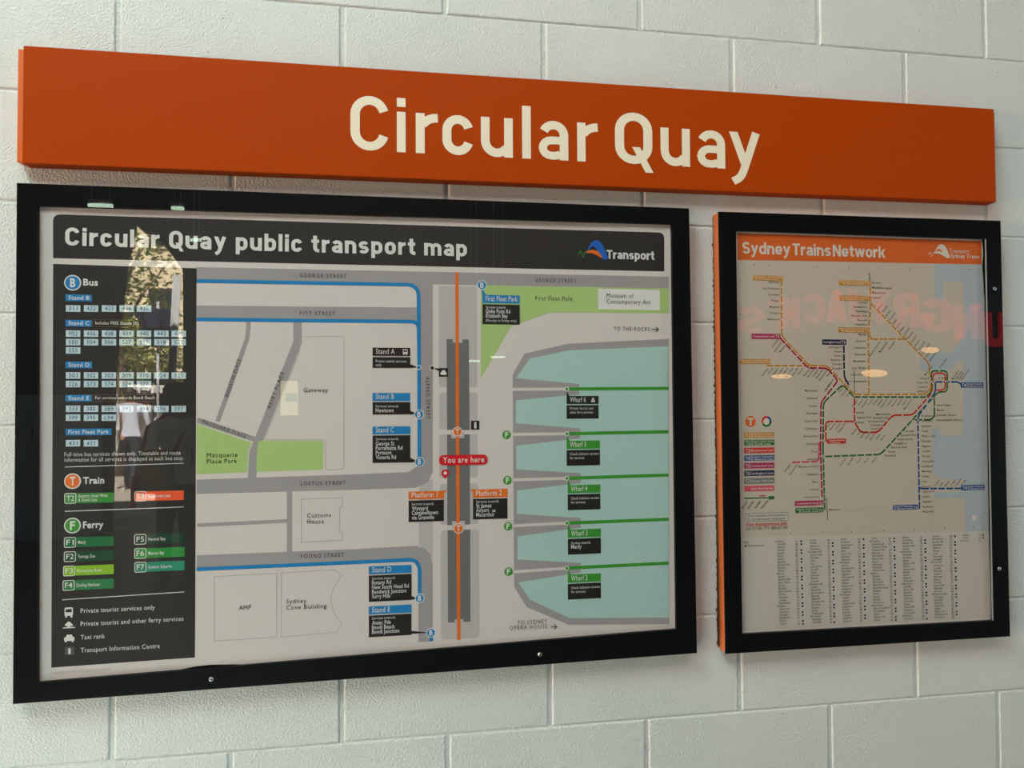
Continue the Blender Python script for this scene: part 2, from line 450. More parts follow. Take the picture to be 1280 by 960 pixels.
class Sheet:
    """collects flat print lying on one sheet, group by group"""
    def __init__(s, d, wave): s.d = d; s.wave = wave; s.g = {}; s.n = {}
    def W(s, x, y): return W(x, y, s.d)
    STUFF = ('station_name', 'station_index', 'interchange', 'registration_dot', 'small_print')
    AUTO = ('park', 'building_outline', 'bus_route', 'jetty', 'place_name')
    def begin(s, g): s.n[g] = s.n.get(g, 0) + 1
    def grp(s, g): return s.g.setdefault((g, s.n.get(g, 0)), [[], [], [], [], []])    # verts(x, z, layer), faces, matindex, mats
    def add(s, g, m, loops, lay):
        if g in s.AUTO: s.begin(g)
        G = s.grp(g)
        if m not in G[3]: G[3].append(m)
        mi = G[3].index(m)
        for lp in loops:
            i = len(G[0]); G[0].extend((p[0], p[1], lay + .02 * (G[4].append(1) or len(G[4]) % 12) if len(loops) > 6 else lay) for p in lp); G[1].append(tuple(range(i, i + len(lp)))); G[2].append(mi)
    def poly(s, g, m, px, lay=1): s.add(g, m, [[s.W(*p) for p in px]], lay)
    def line(s, g, m, px, wpx, lay=2, closed=False, round_=0):
        P = [s.W(*p) for p in px]; k = s.scale(*px[len(px) // 2]); 
        if round_: P = s.fillet(P, round_ * k, closed)
        s.add(g, m, stroke(P, wpx * k, closed), lay)
    def fillet(s, P, r, closed=False):
        out = []; n = len(P)
        for i in range(n):
            if not closed and i in (0, n - 1): out.append(P[i]); continue
            a, b, c = Vector(P[i - 1]), Vector(P[i]), Vector(P[(i + 1) % n])
            u, v = (a - b), (c - b); rr = min(r, u.length * .48, v.length * .48); u.normalize(); v.normalize()
            p, q = b + u * rr, b + v * rr
            for t in (0, .25, .5, .75, 1): out.append(tuple((1 - t) ** 2 * p + 2 * t * (1 - t) * b + t * t * q))
        return out
    def rpoly(s, g, m, px, r, lay=1, only=None):
        P = [s.W(*p) for p in px]; k = s.scale(*px[0]); Q = s.fillet(P, r * k, True)
        if only is not None: Q = [q for i in range(len(P)) for q in (Q[i * 5:i * 5 + 5] if i in only else [P[i]])]
        s.add(g, m, [Q], lay)
    def scale(s, x, y): return abs(s.W(x, y + 1)[1] - s.W(x, y)[1])      # metres per pixel, vertical
    def rect(s, g, m, x0, y0, x1, y1, lay=2, r=0, out=None):
        """y0, y1 read at the left edge"""
        a, b = s.W(x0, y0), s.W(x0, y1); c = s.W(x1, (y0 + y1) / 2 + (x1 - x0) * s.slope(x0, y0))
        x_0 = (a[0] + b[0]) / 2
        P = [(x_0, b[1]), (c[0], b[1]), (c[0], a[1]), (x_0, a[1])]
        if r: P = s.fillet(P, r * s.scale(x0, y0), True)
        s.add(g, m, [P], lay)
        if out: s.add(g, out[0], stroke(P, out[1] * s.scale(x0, y0), True), lay + 1)
    def slope(s, x, y):
        a = s.W(x, y); b = s.W(x + 40, y); k = s.scale(x + 40, y)
        return (b[1] - a[1]) / k / 40 * 1.0
    def disc(s, g, m, x, y, r, lay=4, ring=None, n=28):
        c = s.W(x, y); k = s.scale(x, y)
        if ring: s.add(g, ring[0], [[(c[0] + math.cos(t) * (r + ring[1]) * k, c[1] + math.sin(t) * (r + ring[1]) * k) for t in (2 * math.pi * i / n for i in range(n))]], lay)
        s.add(g, m, [[(c[0] + math.cos(t) * r * k, c[1] + math.sin(t) * r * k) for t in (2 * math.pi * i / n for i in range(n))]], lay + 1)
    def text(s, g, m, body, x, y, x2, cap, lay=6, bold=.0, y2=None, track=1.06):
        vs, fs, x0, w = textmesh(body, bold, track); a = Vector(s.W(x, y)); k = s.scale(x, y)
        if y2 is None:
            b = s.W(x2, y + (x2 - x) * s.slope(x, y)); d = Vector((b[0] - a.x, 0))
        else: d = Vector(s.W(x2, y2)) - a
        L = d.length; u = d.normalized(); n = Vector((-u.y, u.x)); sy = cap * k / CAPH; sx = L / max(w - x0, .01)
        if g in s.AUTO: s.begin(g)
        G = s.grp(g)
        if m not in G[3]: G[3].append(m)
        mi = G[3].index(m); i = len(G[0])
        for vx, vy in vs:
            p = a + u * (vx - x0) * sx + n * vy * sy; G[0].append((p.x, p.y, lay))
        for f in fs: G[1].append(tuple(i + q for q in f)); G[2].append(mi)
    def heading(s, g, m, body, x, y, x2, cap, sw, gapw, lay=6, sp=.34):
        q, w = word(body, sw, gapw); w -= (.34 - sp) * body.count(' '); a = s.W(x, y); k = s.scale(x, y); b = s.W(x2, y + (x2 - x) * s.slope(x, y))
        sx = (b[0] - a[0]) / w; X = 0
        for ch in body:
            q, ad = glyph(ch, sw)
            if q:
                s.begin(g); s.add(g, m, [[(a[0] + (px + X) * sx, a[1] + py * cap * k) for px, py in f] for f in q], lay)
            X += (ad + gapw) if ch != ' ' else sp
    def build(s, root, parent, labels={}):
        for (g, _i), (vs, fs, mi, ms, _c) in s.g.items():
            bm = bmesh.new(); lay = bm.verts.layers.float.new('lay')
            V = []
            for x, z, l in vs:
                v = bm.verts.new((x, 0, z)); v[lay] = l; V.append(v)
            for f, m in zip(fs, mi):
                try: q = bm.faces.new([V[i] for i in f]); q.material_index = m
                except ValueError: pass
            bm.normal_update()
            big = [f for f in bm.faces if max(v.co.x for v in f.verts) - min(v.co.x for v in f.verts) > .04 or max(v.co.z for v in f.verts) - min(v.co.z for v in f.verts) > .04]
            if big:
                xs = [v.co.x for f in big for v in f.verts]; zs = [v.co.z for f in big for v in f.verts]
                # triangulate concave fills first, keep layers by cutting each layer alone
                for L in sorted({round(f.verts[0][lay], 3) for f in big}):
                    sub = [f for f in big if f.is_valid and round(f.verts[0][lay], 3) == L]
                    gx = [k * .025 for k in range(int(min(xs) / .025), int(max(xs) / .025) + 2)]; gz = [k * .025 for k in range(int(min(zs) / .025) - 1, int(max(zs) / .025) + 1)]
                    for ax, gs in ((0, gx), (2, gz)):
                        for c in gs:
                            no = (1, 0, 0) if ax == 0 else (0, 0, 1); pc = (c, 0, 0) if ax == 0 else (0, 0, c)
                            fs_ = [f for f in sub if f.is_valid and min(v.co[ax] for v in f.verts) < c - 1e-5 and max(v.co[ax] for v in f.verts) > c + 1e-5]
                            if not fs_: continue
                            geom = list(fs_) + list({e for f in fs_ for e in f.edges}) + list({v for f in fs_ for v in f.verts})
                            r = bmesh.ops.bisect_plane(bm, geom=geom, plane_co=pc, plane_no=no, dist=1e-6)
                            new = [q for q in r['geom'] if isinstance(q, bmesh.types.BMFace)]
                            for v in (q for q in r['geom_cut'] if isinstance(q, bmesh.types.BMVert)): v[lay] = L
                            ss = set(sub); sub += [q for q in new if q not in ss]
            for f in bm.faces:
                f.normal_update()
                if f.normal.y > 0: f.normal_flip()
            for v in bm.verts:
                v.co.y = -(s.d + s.wave(v.co.x, v.co.z) + .00012 * v[lay])
            me = bpy.data.meshes.new(g); bm.to_mesh(me); bm.free()
            for m in ms: me.materials.append(m)
            o = link(g, me, parent)
            if g in s.STUFF: o['kind'] = 'stuff'
            if parent is root: o.location = -Vector(root.location)
            if g in labels: o['label'] = labels[g]


# ------------------------------------------------------------------ the station name sign
SD = .030
a = W(28, 56.5, SD); b = W(28, 204, SD); c_ = W(1242, 136, SD); d_ = W(1245.5, 253, SD)
sx0, sx1 = (a[0] + b[0]) / 2, (c_[0] + d_[0]) / 2; sz1, sz0 = (a[1] + c_[1]) / 2, (b[1] + d_[1]) / 2
sign = empty('station_sign', ((sx0 + sx1) / 2, 0, sz0), 'long orange metal station name sign lettered Circular Quay, mounted above both map cases', 'sign')
bm = bmesh.new()
z0l, z0r = b[1], d_[1]; z1l, z1r = a[1], c_[1]
boxbm(bm, sx0, sx1, -SD, -.002, sz0, sz1, .0022, 3)
for v in bm.verts:
    t = (v.co.x - sx0) / (sx1 - sx0); lo = z0l + (z0r - z0l) * t; hi = z1l + (z1r - z1l) * t
    v.co.z = lo + (v.co.z - sz0) / (sz1 - sz0) * (hi - lo)
face = adopt(frombm('face_panel', bm, M_ORANGE), sign)
for i, (x0, x1, zl, zh) in enumerate(((sx0 - .011, sx0 + .002, z0l + .004, z1l - .004), (sx1 - .002, sx1 + .007, z0r + .003, z1r - .006))):
    e = adopt(box('end_cap', x0, x1, -.024, -.001, zl, zh, M_ORANGE2, .0015), sign); e['label'] = 'brighter orange end cap set back from the face'
# lettering
zb = W(501, 190.3, SD)[1]; zc = W(658, 132.4, SD)[1]; zbr = W(727, 201.8, SD)[1]
cap = zc - (zb + zbr) / 2
for ch, xl, xr, yy in [('C', 438, 486, 150), ('i', 496, 507, 150), ('r', 519.7, 546.5, 170), ('c', 553, 591.5, 170), ('u', 601, 641, 170), ('l', 652.6, 663.4, 170),
                   ('a', 673, 710.3, 180), ('r', 721.4, 746.5, 180), ('Q', 768.7, 815.3, 180), ('u', 825.6, 862.4, 185), ('a', 871, 906.3, 185), ('y', 911.5, 950.3, 190)]:
    X0, X1 = W(xl, yy, SD)[0], W(xr, yy, SD)[0]
    q, adv = glyph(ch, .160)
    zz = zb + (zbr - zb) * ((xl - 501) / 226)
    vs = []; fs = []
    for k, f in enumerate(q):
        i = len(vs); vs += [(X0 + px / adv * (X1 - X0), -SD - .0003 - .000012 * k, zz + py * cap) for px, py in f]; fs.append(tuple(range(i, i + len(f))))
    adopt(meobj('letter', vs, fs, M_CREAM), sign)

# ------------------------------------------------------------------ the two poster cases
CD = .034; PD = .021


def case(name, label, outer, window, body_m, screws, inner_strip=False):
    P = [W(x, y, CD) for x, y in outer]; Q = [W(x, y, CD - .003) for x, y in window]     # TL TR BR BL
    cx = (P[0][0] + P[2][0]) / 2
    root = empty(name, (cx, 0, P[2][1]), label, 'poster case')
    def ins(R, d): 
        c = Vector((sum(p[0] for p in R) / 4, sum(p[1] for p in R) / 4))
        return [(p[0] + (d if p[0] < c.x else -d), p[1] + (d if p[1] < c.y else -d)) for p in R]
    # body: a shallow tray (sides and back)
    B0 = ins(P, .001)
    vs = [(x, -.002, z) for x, z in B0] + [(x, -(CD - .006), z) for x, z in B0] + [(x, -(CD - .006), z) for x, z in ins(B0, .004)] + [(x, -.008, z) for x, z in ins(B0, .004)]
    fs = [(3, 2, 1, 0)] + [(i, (i + 1) % 4, 4 + (i + 1) % 4, 4 + i) for i in range(4)] + [(4 + i, 4 + (i + 1) % 4, 8 + (i + 1) % 4, 8 + i) for i in range(4)] + [(8 + i, 8 + (i + 1) % 4, 12 + (i + 1) % 4, 12 + i) for i in range(4)] + [(12, 13, 14, 15)]
    o = adopt(meobj('case_body', vs, fs, [body_m, M_BACK], mi=[0] * 9 + [1] * 5), root)
    bmx = bmesh.new(); bmx.from_mesh(o.data); bmesh.ops.recalc_face_normals(bmx, faces=bmx.faces[:]); bmx.to_mesh(o.data); bmx.free()
    # black front ring with a return into the window
    y0, y1, yb = -(CD - .003), -(CD - .0062), -(PD + .0015)
    vs = [(x, y0, z) for x, z in P] + [(x, y0, z) for x, z in Q] + [(x, yb, z) for x, z in Q] + [(x, y1, z) for x, z in P] + [(x, y1, z) for x, z in ins(Q, -.004)] + [(x, yb, z) for x, z in ins(Q, -.004)]
    fs = []
    for i in range(4):
        j = (i + 1) % 4
        fs += [(i, j, 4 + j, 4 + i), (4 + i, 4 + j, 8 + j, 8 + i), (j, i, 12 + i, 12 + j), (12 + i, 16 + i, 16 + j, 12 + j), (16 + i, 20 + i, 20 + j, 16 + j), (20 + i, 8 + i, 8 + j, 20 + j)]
    o = meobj('front_frame', vs, fs, M_BLACK)
    bmx = bmesh.new(); bmx.from_mesh(o.data); bmesh.ops.recalc_face_normals(bmx, faces=bmx.faces[:]); bmx.to_mesh(o.data); bmx.free()
    adopt(o, root)
    # clear cover over frame and window
    bmx = bmesh.new(); R = ins(P, .0012)
    A = [bmx.verts.new((x, -(CD - .0028), z)) for x, z in R]; Bv = [bmx.verts.new((x, -CD, z)) for x, z in R]
    bmx.faces.new(A); bmx.faces.new(Bv[::-1])
    for i in range(4): bmx.faces.new((A[i], A[(i + 1) % 4], Bv[(i + 1) % 4], Bv[i]))
    es = [e for e in bmx.edges if abs(e.verts[0].co.y - e.verts[1].co.y) > .001]
    adopt(frombm('cover_sheet', bmx, M_GLASS), root)['label'] = 'clear glossy cover sheet over the whole front'
    if inner_strip:
        bmx = bmesh.new(); (xa, za), (xb, zb_) = Q[1], Q[2]
        pts = [(xa - .001, za), (xb - .001, zb_)]
        for (x, z), (x2, z2) in [(pts[0], pts[1])]:
            v = [bmx.verts.new(p) for p in ((x - .002, -(PD + .008), z), (x + .0005, -(PD + .008), z), (x2 + .0005, -(PD + .008), z2), (x2 - .002, -(PD + .008), z2),
                                            (x - .002, -(PD + .0065), z), (x + .0005, -(PD + .0065), z), (x2 + .0005, -(PD + .0065), z2), (x2 - .002, -(PD + .0065), z2))]
            for f in ((0, 1, 2, 3), (4, 5, 6, 7), (0, 1, 5, 4), (1, 2, 6, 5), (2, 3, 7, 6), (3, 0, 4, 7)): bmx.faces.new([v[k] for k in f])
        adopt(frombm('retaining_strip', bmx, mat('grey_aluminium', (176, 176, 172), rough=.5)), root)['label'] = 'thin bright metal strip inside the right edge of the window'
    for x, y in screws:
        X, Z = W(x, y, CD)
        bmx = bmesh.new()
        prof = [(.0040, 0), (.0040, .0008), (.0032, .0016), (.0017, .0019), (.0015, .0007), (0, .0007)]
        n = 16; rings = []
        for r, hgt in prof:
            rings.append([bmx.verts.new((X + r * math.cos(2 * math.pi * k / n), -CD - hgt, Z + r * math.sin(2 * math.pi * k / n))) for k in range(n)] if r else [bmx.verts.new((X, -CD - hgt, Z))])
        for A_, B_ in zip(rings, rings[1:]):
            for k in range(n):
                if len(B_) == 1: f = bmx.faces.new((A_[k], A_[(k + 1) % n], B_[0])); f.material_index = 1
                else:
                    f = bmx.faces.new((A_[k], A_[(k + 1) % n], B_[(k + 1) % n], B_[k]))
                    if B_ is rings[4]: f.material_index = 1
        adopt(frombm('screw', bmx, [M_STEEL, M_DARKHOLE]), root)
    return root


big = case('map_case', 'large black-framed poster case holding the public transport map, under the left of the orange sign',
           [(20, 228), (862, 260), (872, 817), (15, 881)], [(47, 257), (840, 280), (846, 787), (47, 853.5)], M_BLACK, [(264, 849), (675, 818)])
small = case('network_map_case', 'smaller black-framed case with orange sides holding the Sydney Trains Network poster, at the right',
             [(899, 264), (1252, 275.6), (1264, 796), (908, 818)], [(920, 288), (1234, 298.5), (1243, 776), (928, 793)], M_ORANGE2,
             [(1243, 361), (1249, 711)], True)

# ragged dark paint line on the blocks along the orange side of the small case
rg = random.Random(4); Xs = W(891, 269)[0]; vs = []; fs = []
n = 260; za, zb2 = W(891, 272)[1], W(898, 808)[1]
for i in range(n + 1):
    z = za + (zb2 - za) * i / n; w = rg.choice((.0000, .0005, .0010, .0018)) + (.0025 if rg.random() < .06 else 0)
    vs += [(Xs - w, -.0012, z), (Xs + .004, -.0012, z), (Xs - w, .0006, z), (Xs + .004, .0006, z)]
    if i: a = 4 * i; fs += [(a - 4, a - 3, a + 1, a), (a - 4, a, a + 2, a - 2)]
adopt(meobj('ragged_paint_edge', vs, fs, mat('dirt_brown', (70, 46, 36), rough=.8)), small)['label'] = 'ragged dark paint line where the orange side meets the wall'

# print colours
def pm(n, rgb): return mat('print_' + n, rgb, rough=.55, spec=.3)
PAPER = mat('poster_paper', (214, 206, 203), rough=.6, spec=.3, bump=(14, .12))
CHAR = pm('charcoal', (44, 42, 40)); WHITE = pm('white', (222, 220, 218)); TXT = pm('black_text', (28, 26, 27)); GREY = pm('road_grey', (160, 155, 157))
PALE = pm('pale_grey', (187, 183, 183)); DGREY = pm('platform_grey', (112, 110, 112)); BLUE = pm('bus_blue', (28, 128, 190)); GREEN = pm('park_green', (172, 200, 126))
WATER = pm('harbour_blue', (172, 204, 200)); ORG = pm('train_orange', (230, 112, 32)); FGREEN = pm('ferry_green', (60, 148, 50)); RED = pm('red', (212, 22, 36))
OUTL = pm('outline', (178, 172, 170)); LBOX = pm('pale_blue', (196, 218, 228)); NAVYT = pm('box_navy', (40, 66, 92)); DK = pm('label_black', (34, 32, 30))


def wave_big(x, z):
    u = x + .15; v = z + 1.26
    w = .0006 * math.sin(9 * u + 3 * v) + .0004 * math.sin(17 * u - 7 * v + 1)
    w += .0022 * math.exp(-(v / .045) ** 2) * math.exp(-((u - .42) / .16) ** 2)
    w += .0012 * math.exp(-((u - .045) / .02) ** 2) * (.6 + .4 * math.sin(8 * v))
    return max(w, -.001) + .0012


def wave_small(x, z):
    u = 1.80 - x
    return .0012 + .0004 * math.sin(12 * x + 5 * z) + .0030 * math.exp(-(u / .012) ** 2) * (.7 + .3 * math.sin(14 * z)) - .0012 * math.exp(-((u - .028) / .012) ** 2)


def sheet_part(root, sh, px, label):
    P = [W(x, y, PD) for x, y in px]
    t = Sheet(PD, sh.wave); t.add('poster', PAPER, [P], 0)
    t.build(root, root, {'poster': label})
    return [o for o in root.children if o.name.startswith('poster')][0]


A = Sheet(PD, wave_big)
post = sheet_part(big, A, [(42, 252), (846, 277), (848, 790), (700, 800), (440, 822.5), (380, 828), (334, 830.4), (290, 829.8), (263, 830.4), (245, 832.4), (228, 836), (205, 839.5), (42, 852)],
                  'white paper sheet printed with the interchange map, slightly curled at its lower edge')
# header
A.rpoly('header_band', CHAR, [(67, 268), (830, 291), (830, 339.5), (67, 323)], 9, 1, only=(0, 1))
A.heading('heading_letter', WHITE, 'Circular Quay public transport map', 82, 307, 583.5, 22.6, .195, .125)
# transport logo
def logo(sh, g, ox, oy, k, m1, m2, m3):
    def T(p): return [(ox + x * k, oy + y * k) for x, y in p]
    sh.poly(g, m1, T([(31, 4), (34, -4), (38, -10.5), (43, -13), (48, -11), (52, -6), (55, 1), (57, 6), (58.5, 10), (56, 12), (52, 11), (49, 8), (46, 2), (43, -3), (39, -5), (36, -3)]), 3)
    sh.poly(g, m2, T([(30, 2.5), (35, 0), (40, -.5), (45, 1), (49, 5), (52, 10.5), (48, 8.5), (43, 5.5), (38, 3.5), (33, 3.5)]), 4)
    sh.disc(g, m1, ox + 54.6 * k, oy + 8.6 * k, 3.3 * k, 3)
    sh.line(g, m3, T([(21, 6), (24, .5), (27, 9), (30, 1.5), (33, 2)]), .9 * k, 3)
logo(A, 'logo', 701.5, 313, 1.0, pm('logo_blue', (24, 96, 190)), ORG, FGREEN)
A.heading('logo_letter', WHITE, 'Transport', 758, 323.6, 817.5, 11, .20, .07)

# map: streets
g = 'street_map'
A.poly(g, GREY, [(246, 334), (836, 346), (836, 360.6), (602, 356.8), (541, 355.6), (541, 590), (535, 603), (520, 609.5), (450, 612), (246, 617.5), (246, 599.5), (450, 592.5), (510, 590), (523, 582), (523, 404), (516, 401), (246, 397), (246, 382), (521, 384.5), (523, 366), (512, 358), (246, 354)], 1)
A.rpoly(g, GREY, [(246, 694), (450, 686), (522, 682), (541, 705), (541, 801.5), (523, 802.5), (523, 712), (517, 702), (246, 712)], 0, 1)
A.poly(g, GREY, [(515, 682.3), (530, 684), (538, 692), (541, 706), (530, 706)], 1)
A.poly(g, PALE, [(523.5, 609), (541, 598), (541, 700), (536, 688), (523.5, 682)], 1)
for pts, w in (([(310.5, 400), (310.5, 410), (309, 424), (272, 527)], 5.5), ([(372, 400), (372, 428), (325, 546), (317, 566), (315, 600)], 10.5), ([(246.5, 525), (318, 549)], 6.5),
               ([(362, 612), (362, 692)], 6.5), ([(246.5, 656.5), (362, 651)], 4.5)):
    A.line(g, GREY, pts, w, 1)
A.rpoly('park', GREEN, [(246, 530), (314, 553), (310, 563), (309, 590.5), (246, 592.6)], 0, 2)
A.rpoly('park', GREEN, [(323, 551), (404.5, 551), (404, 587), (320.5, 589.8), (321, 568)], 3, 2)
for P, r in (([(376, 421), (430, 420.6), (430, 586.5), (407, 587.5), (407, 549.5), (331, 549.5), (374, 440)], 3), ([(376.5, 624), (428, 622), (428, 633), (424.5, 633.5), (424.5, 665), (428, 665), (428, 675), (376.5, 678)], 0),
             ([(268, 720.6), (346, 716.5), (346, 796), (268, 801)], 0), ([(351.5, 716), (418, 712), (427.5, 719), (417, 735), (413, 749), (417, 765), (427.5, 780), (420, 790), (351.5, 796)], 0)):
    A.line('building_outline', OUTL, P, .9, 2, True, r)
# bus lines
g = 'bus_route'
A.line(g, BLUE, [(246, 351.3), (523, 356.3), (523.6, 430), (524.2, 576)], 4.6, 3, round_=14)
A.line(g, BLUE, [(246, 399.3), (400, 401), (523.2, 402.3), (523.4, 425)], 4.6, 3, round_=9)
A.line(g, BLUE, [(246, 711.5), (430, 703.4), (524.5, 699), (524.5, 747)], 4.6, 3, round_=14)
A.line(g, BLUE, [(539, 790), (539, 801)], 4.6, 3)
# quay blocks and station
g = 'quay_block'
for x0, y0, x1, y1, r in ((548.5, 357.5, 596.5, 484, 3), (549, 490.5, 597, 537, 4), (549, 543, 597, 598, 4), (550, 605, 598, 656, 4), (551, 662.5, 599, 799.5, 6)):
    A.begin(g); A.rect(g, PALE, x0, y0, x1, y1, 1, r)
g = 'platform_block'
A.poly(g, DGREY, [(558, 424), (566, 424.1), (566, 428.3), (578, 428.5), (578, 424.3), (586, 424.4), (587, 537.5), (558.8, 537.4)], 2)
A.begin(g); A.rect(g, DGREY, 558.9, 543.3, 587.3, 656.4, 2)
A.begin(g); A.poly(g, DGREY, [(559.4, 662.8), (587.6, 661.8), (588, 776.6), (579, 777), (579, 773.4), (568.5, 773.9), (568.5, 777.6), (559.8, 778)], 2)
A.begin(g); A.rect(g, PALE, 564, 540.3, 580, 547.8, 3); A.begin(g); A.rect(g, PALE, 565, 651.3, 581, 661.8, 3)
A.line('train_line', ORG, [(571, 340.5), (571.8, 540), (573.4, 799.5)], 4.2, 4)
# waterfront
g = 'waterfront'
A.poly(g, GREY, [(836, 423.6), (710, 429.7), (655.5, 442), (640.6, 468), (641.5, 600), (642.5, 733.4), (658, 758.4), (711, 781), (836.5, 780)], 1)
A.poly(g, WATER, [(835, 433), (710, 438), (662, 448.5), (645, 472.7), (723.7, 480), (723.7, 493), (644.6, 500.6), (644.8, 529), (725, 535.7), (725, 548), (645, 557), (645.2, 586.5), (726, 591.5), (726, 603.7), (646, 613), (646, 642), (726, 647.5), (726, 659.4), (646.5, 670.3), (646.5, 699), (726, 703.7), (726, 715.3), (647.5, 727.8), (662, 749), (712, 772.5), (836.3, 771.7)], 2)
A.poly('park', GREEN, [(601, 357), (830, 360.6), (836, 360.8), (836, 391.8), (687, 390.7), (638.6, 408), (601, 473)], 2)
A.rect('museum_block', WHITE, 747.4, 361, 824.5, 386.5, 3)
rows = [(486.8, 486.2, 485.5), (542.9, 542.2, 539.6), (599.7, 597.8, 593.7), (657, 653.7, 649), (714.4, 710, 703.7)]
for i, (ya, yb_, yc) in enumerate(rows):
    A.line('jetty', PAPER, [(640.5 + i * .5, ya), (709, yb_)], 3.6, 3)
    A.begin('ferry_route'); A.line('ferry_route', FGREEN, [(709, yb_), (835.5, yc)], 4.0, 4)
    A.disc('ferry_route', FGREEN, 708.3, yb_, 1.9, 5, (WHITE, 1.1))
# pins
def pin(x, y, m, ch, r=5.1):
    A.begin('stop_marker')
    A.disc('stop_marker', m, x, y, r, 7, (WHITE, 1.0))
    A.text('stop_marker', WHITE, ch, x - r * .42, y + r * .62, x + r * .42, r * 1.25, 9, .03)
for x, y in ((602.3, 356.6), (523.7, 518), (524.3, 577), (524.5, 747.5), (538.5, 790.5)): pin(x, y, BLUE, 'B')
for x, y, r in ((571.7, 539.5, 5), (573, 660.3, 5.6)): pin(x, y, ORG, 'T', r)
for x, y in ((633, 543.4), (634, 600), (634.7, 657.5), (635.3, 714)):
    A.begin('stop_marker'); A.disc('stop_marker', FGREEN, x, y, 5.3, 7); A.text('stop_marker', WHITE, 'F', x - 2, y + 3.2, x + 2.2, 6.5, 9, .03)
A.begin('stop_marker'); A.disc('stop_marker', BLUE, 523.4, 459.4, 2.3, 7, (WHITE, 1)); A.begin('stop_marker'); A.disc('stop_marker', DK, 540, 460, 2.3, 7, (WHITE, 1))


def label(x0, x1, h0, h1, b1, m, title, tx, lines, tail=None, small=(4.4, 5.0)):
    """a two-part stop label: coloured header and dark body with white print"""
    g = 'stop_label'; A.begin(g)
    A.rect(g, m, x0, h0, x1, h1, 5); A.rect(g, DK, x0, h1 + 1.4, x1, b1, 5)
    A.text(g, WHITE, title, x0 + 4, h1 - 2.6, tx, 6.4, 8, .006)
    for (txt, y, xe, bold) in lines: A.text(g, WHITE, txt, x0 + 4, y, xe, 4.9 if bold else 3.3, 8, .012 if bold else 0)
    if tail: A.poly(g, m if tail[3:] else DK, tail[:3], 5)
ST = 'Services towards'
label(465.7, 512.8, 434.6, 445, 460, DK, 'Stand A', 493.5, [('Private tourist services', 453, 508, 0), ('only', 457.8, 477, 0)], [(512, 455), (512, 460), (523, 459.6)])
A.rect('pictogram', WHITE, 503.5, 436.6, 509.5, 442.6, 8, 1); A.rect('pictogram', DK, 504.3, 437.8, 508.7, 440, 9); A.rect('pictogram', WHITE, 504, 442.4, 505.4, 443.8, 8); A.rect('pictogram', WHITE, 507.6, 442.4, 509, 443.8, 8)
label(465.7, 512.8, 491.4, 501.4, 518.2, BLUE, 'Stand B', 492.5, [(ST, 509.3, 498, 0), ('Newtown', 515.3, 492, 1)], [(512, 513), (512, 518), (523, 518)])
label(465.7, 512.8, 533.2, 543, 578.6, BLUE, 'Stand C', 492.5, [(ST, 550.3, 498, 0), ('George St', 556.8, 493, 1), ('Parramatta Rd', 562.4, 503, 1), ('Pyrmont', 568.2, 489.5, 1), ('Victoria Rd', 574, 495, 1)], [(512, 572), (512, 578), (524, 577)])
label(461, 514.4, 707.9, 717.9, 752.2, BLUE, 'Stand D', 489, [(ST, 724.6, 494, 0), ('Botany Rd', 730.5, 489, 1), ('New South Head Rd', 736.2, 511, 1), ('Randwick Junction', 742.1, 508, 1), ('Surry Hills', 747.7, 488, 1)], [(513.6, 744.5), (513.6, 749.5), (524, 748)])
label(461, 514.4, 757.9, 768, 796.3, BLUE, 'Stand E', 487.8, [(ST, 774.3, 494, 0), ('Anzac Pde', 780.6, 488.5, 1), ('Bondi Beach', 786.4, 493, 1), ('Bondi Junction', 792, 499, 1)], [(513.6, 788), (513.6, 792), (538, 790.6)])
label(603, 649.7, 368.6, 379, 405.3, BLUE, 'First Fleet Park', 647, [(ST, 385.6, 632, 0), ('Glebe Point Rd', 391.4, 637.5, 1), ('Elizabeth Bay', 397, 634.5, 1), ('(Monday to Friday only)', 402.2, 645.5, 0)], [(601.5, 358), (603, 372), (608, 370), BLUE])
label(510.7, 554.8, 614.4, 624.3, 652.5, ORG, 'Platform 1', 547, [(ST, 631.6, 542, 0), ('Wynyard', 637.8, 534.6, 1), ('Campbelltown', 643.4, 547.5, 1), ('via Granville', 649.3, 542.5, 1)], [(554, 613), (554, 617), (559, 613), ORG])
label(591, 634.2, 611.8, 622.2, 649.2, ORG, 'Platform 2', 627, [(ST, 628.5, 623, 0), ('St James', 634.4, 614, 1), ('Airport', 640, 611, 1), ('Macarthur', 645.6, 618, 1)], [(591.5, 611.5), (591.5, 616), (587, 611.5), ORG])
label(708, 748, 495, 505.2, 523.5, DK, 'Wharf 6', 732, [('Private tourist and', 512, 741, 0), ('other ferry services', 517, 741, 0)], [(708.2, 488), (708, 496), (712, 496)])
for x0, x1, a_, n, L in ((708, 749.8, 551, '5', 0), (709.4, 750.3, 606.4, '4', 0), (709.6, 751, 662, '3', 1), (709.6, 751, 718.2, '2', 0)):
    label(x0, x1, a_, a_ + 10.2, a_ + 31.2, FGREEN, 'Wharf ' + n, x0 + 24.5, [(ST, a_ + 18.3, x0 + 28, 0), ('Manly', a_ + 23.6, x0 + 17, 1)] if L else [('Check indicator screens', a_ + 18, x1 - 1.5, 0), ('for services', a_ + 23, x0 + 22, 0)], [(x0, a_ - 8), (x0, a_ + 1), (x0 + 4, a_ + 1), FGREEN])
A.begin('pictogram'); A.line('pictogram', WHITE, [(615, 637.3), (619, 639.5)], .9, 8); A.line('pictogram', WHITE, [(615, 640), (619, 636.8)], .9, 8); A.begin('pictogram'); A.rect('pictogram', WHITE, 738.5, 500.5, 743.5, 502.5, 8); A.poly('pictogram', WHITE, [(739, 500), (741, 496.5), (743, 500)], 8)
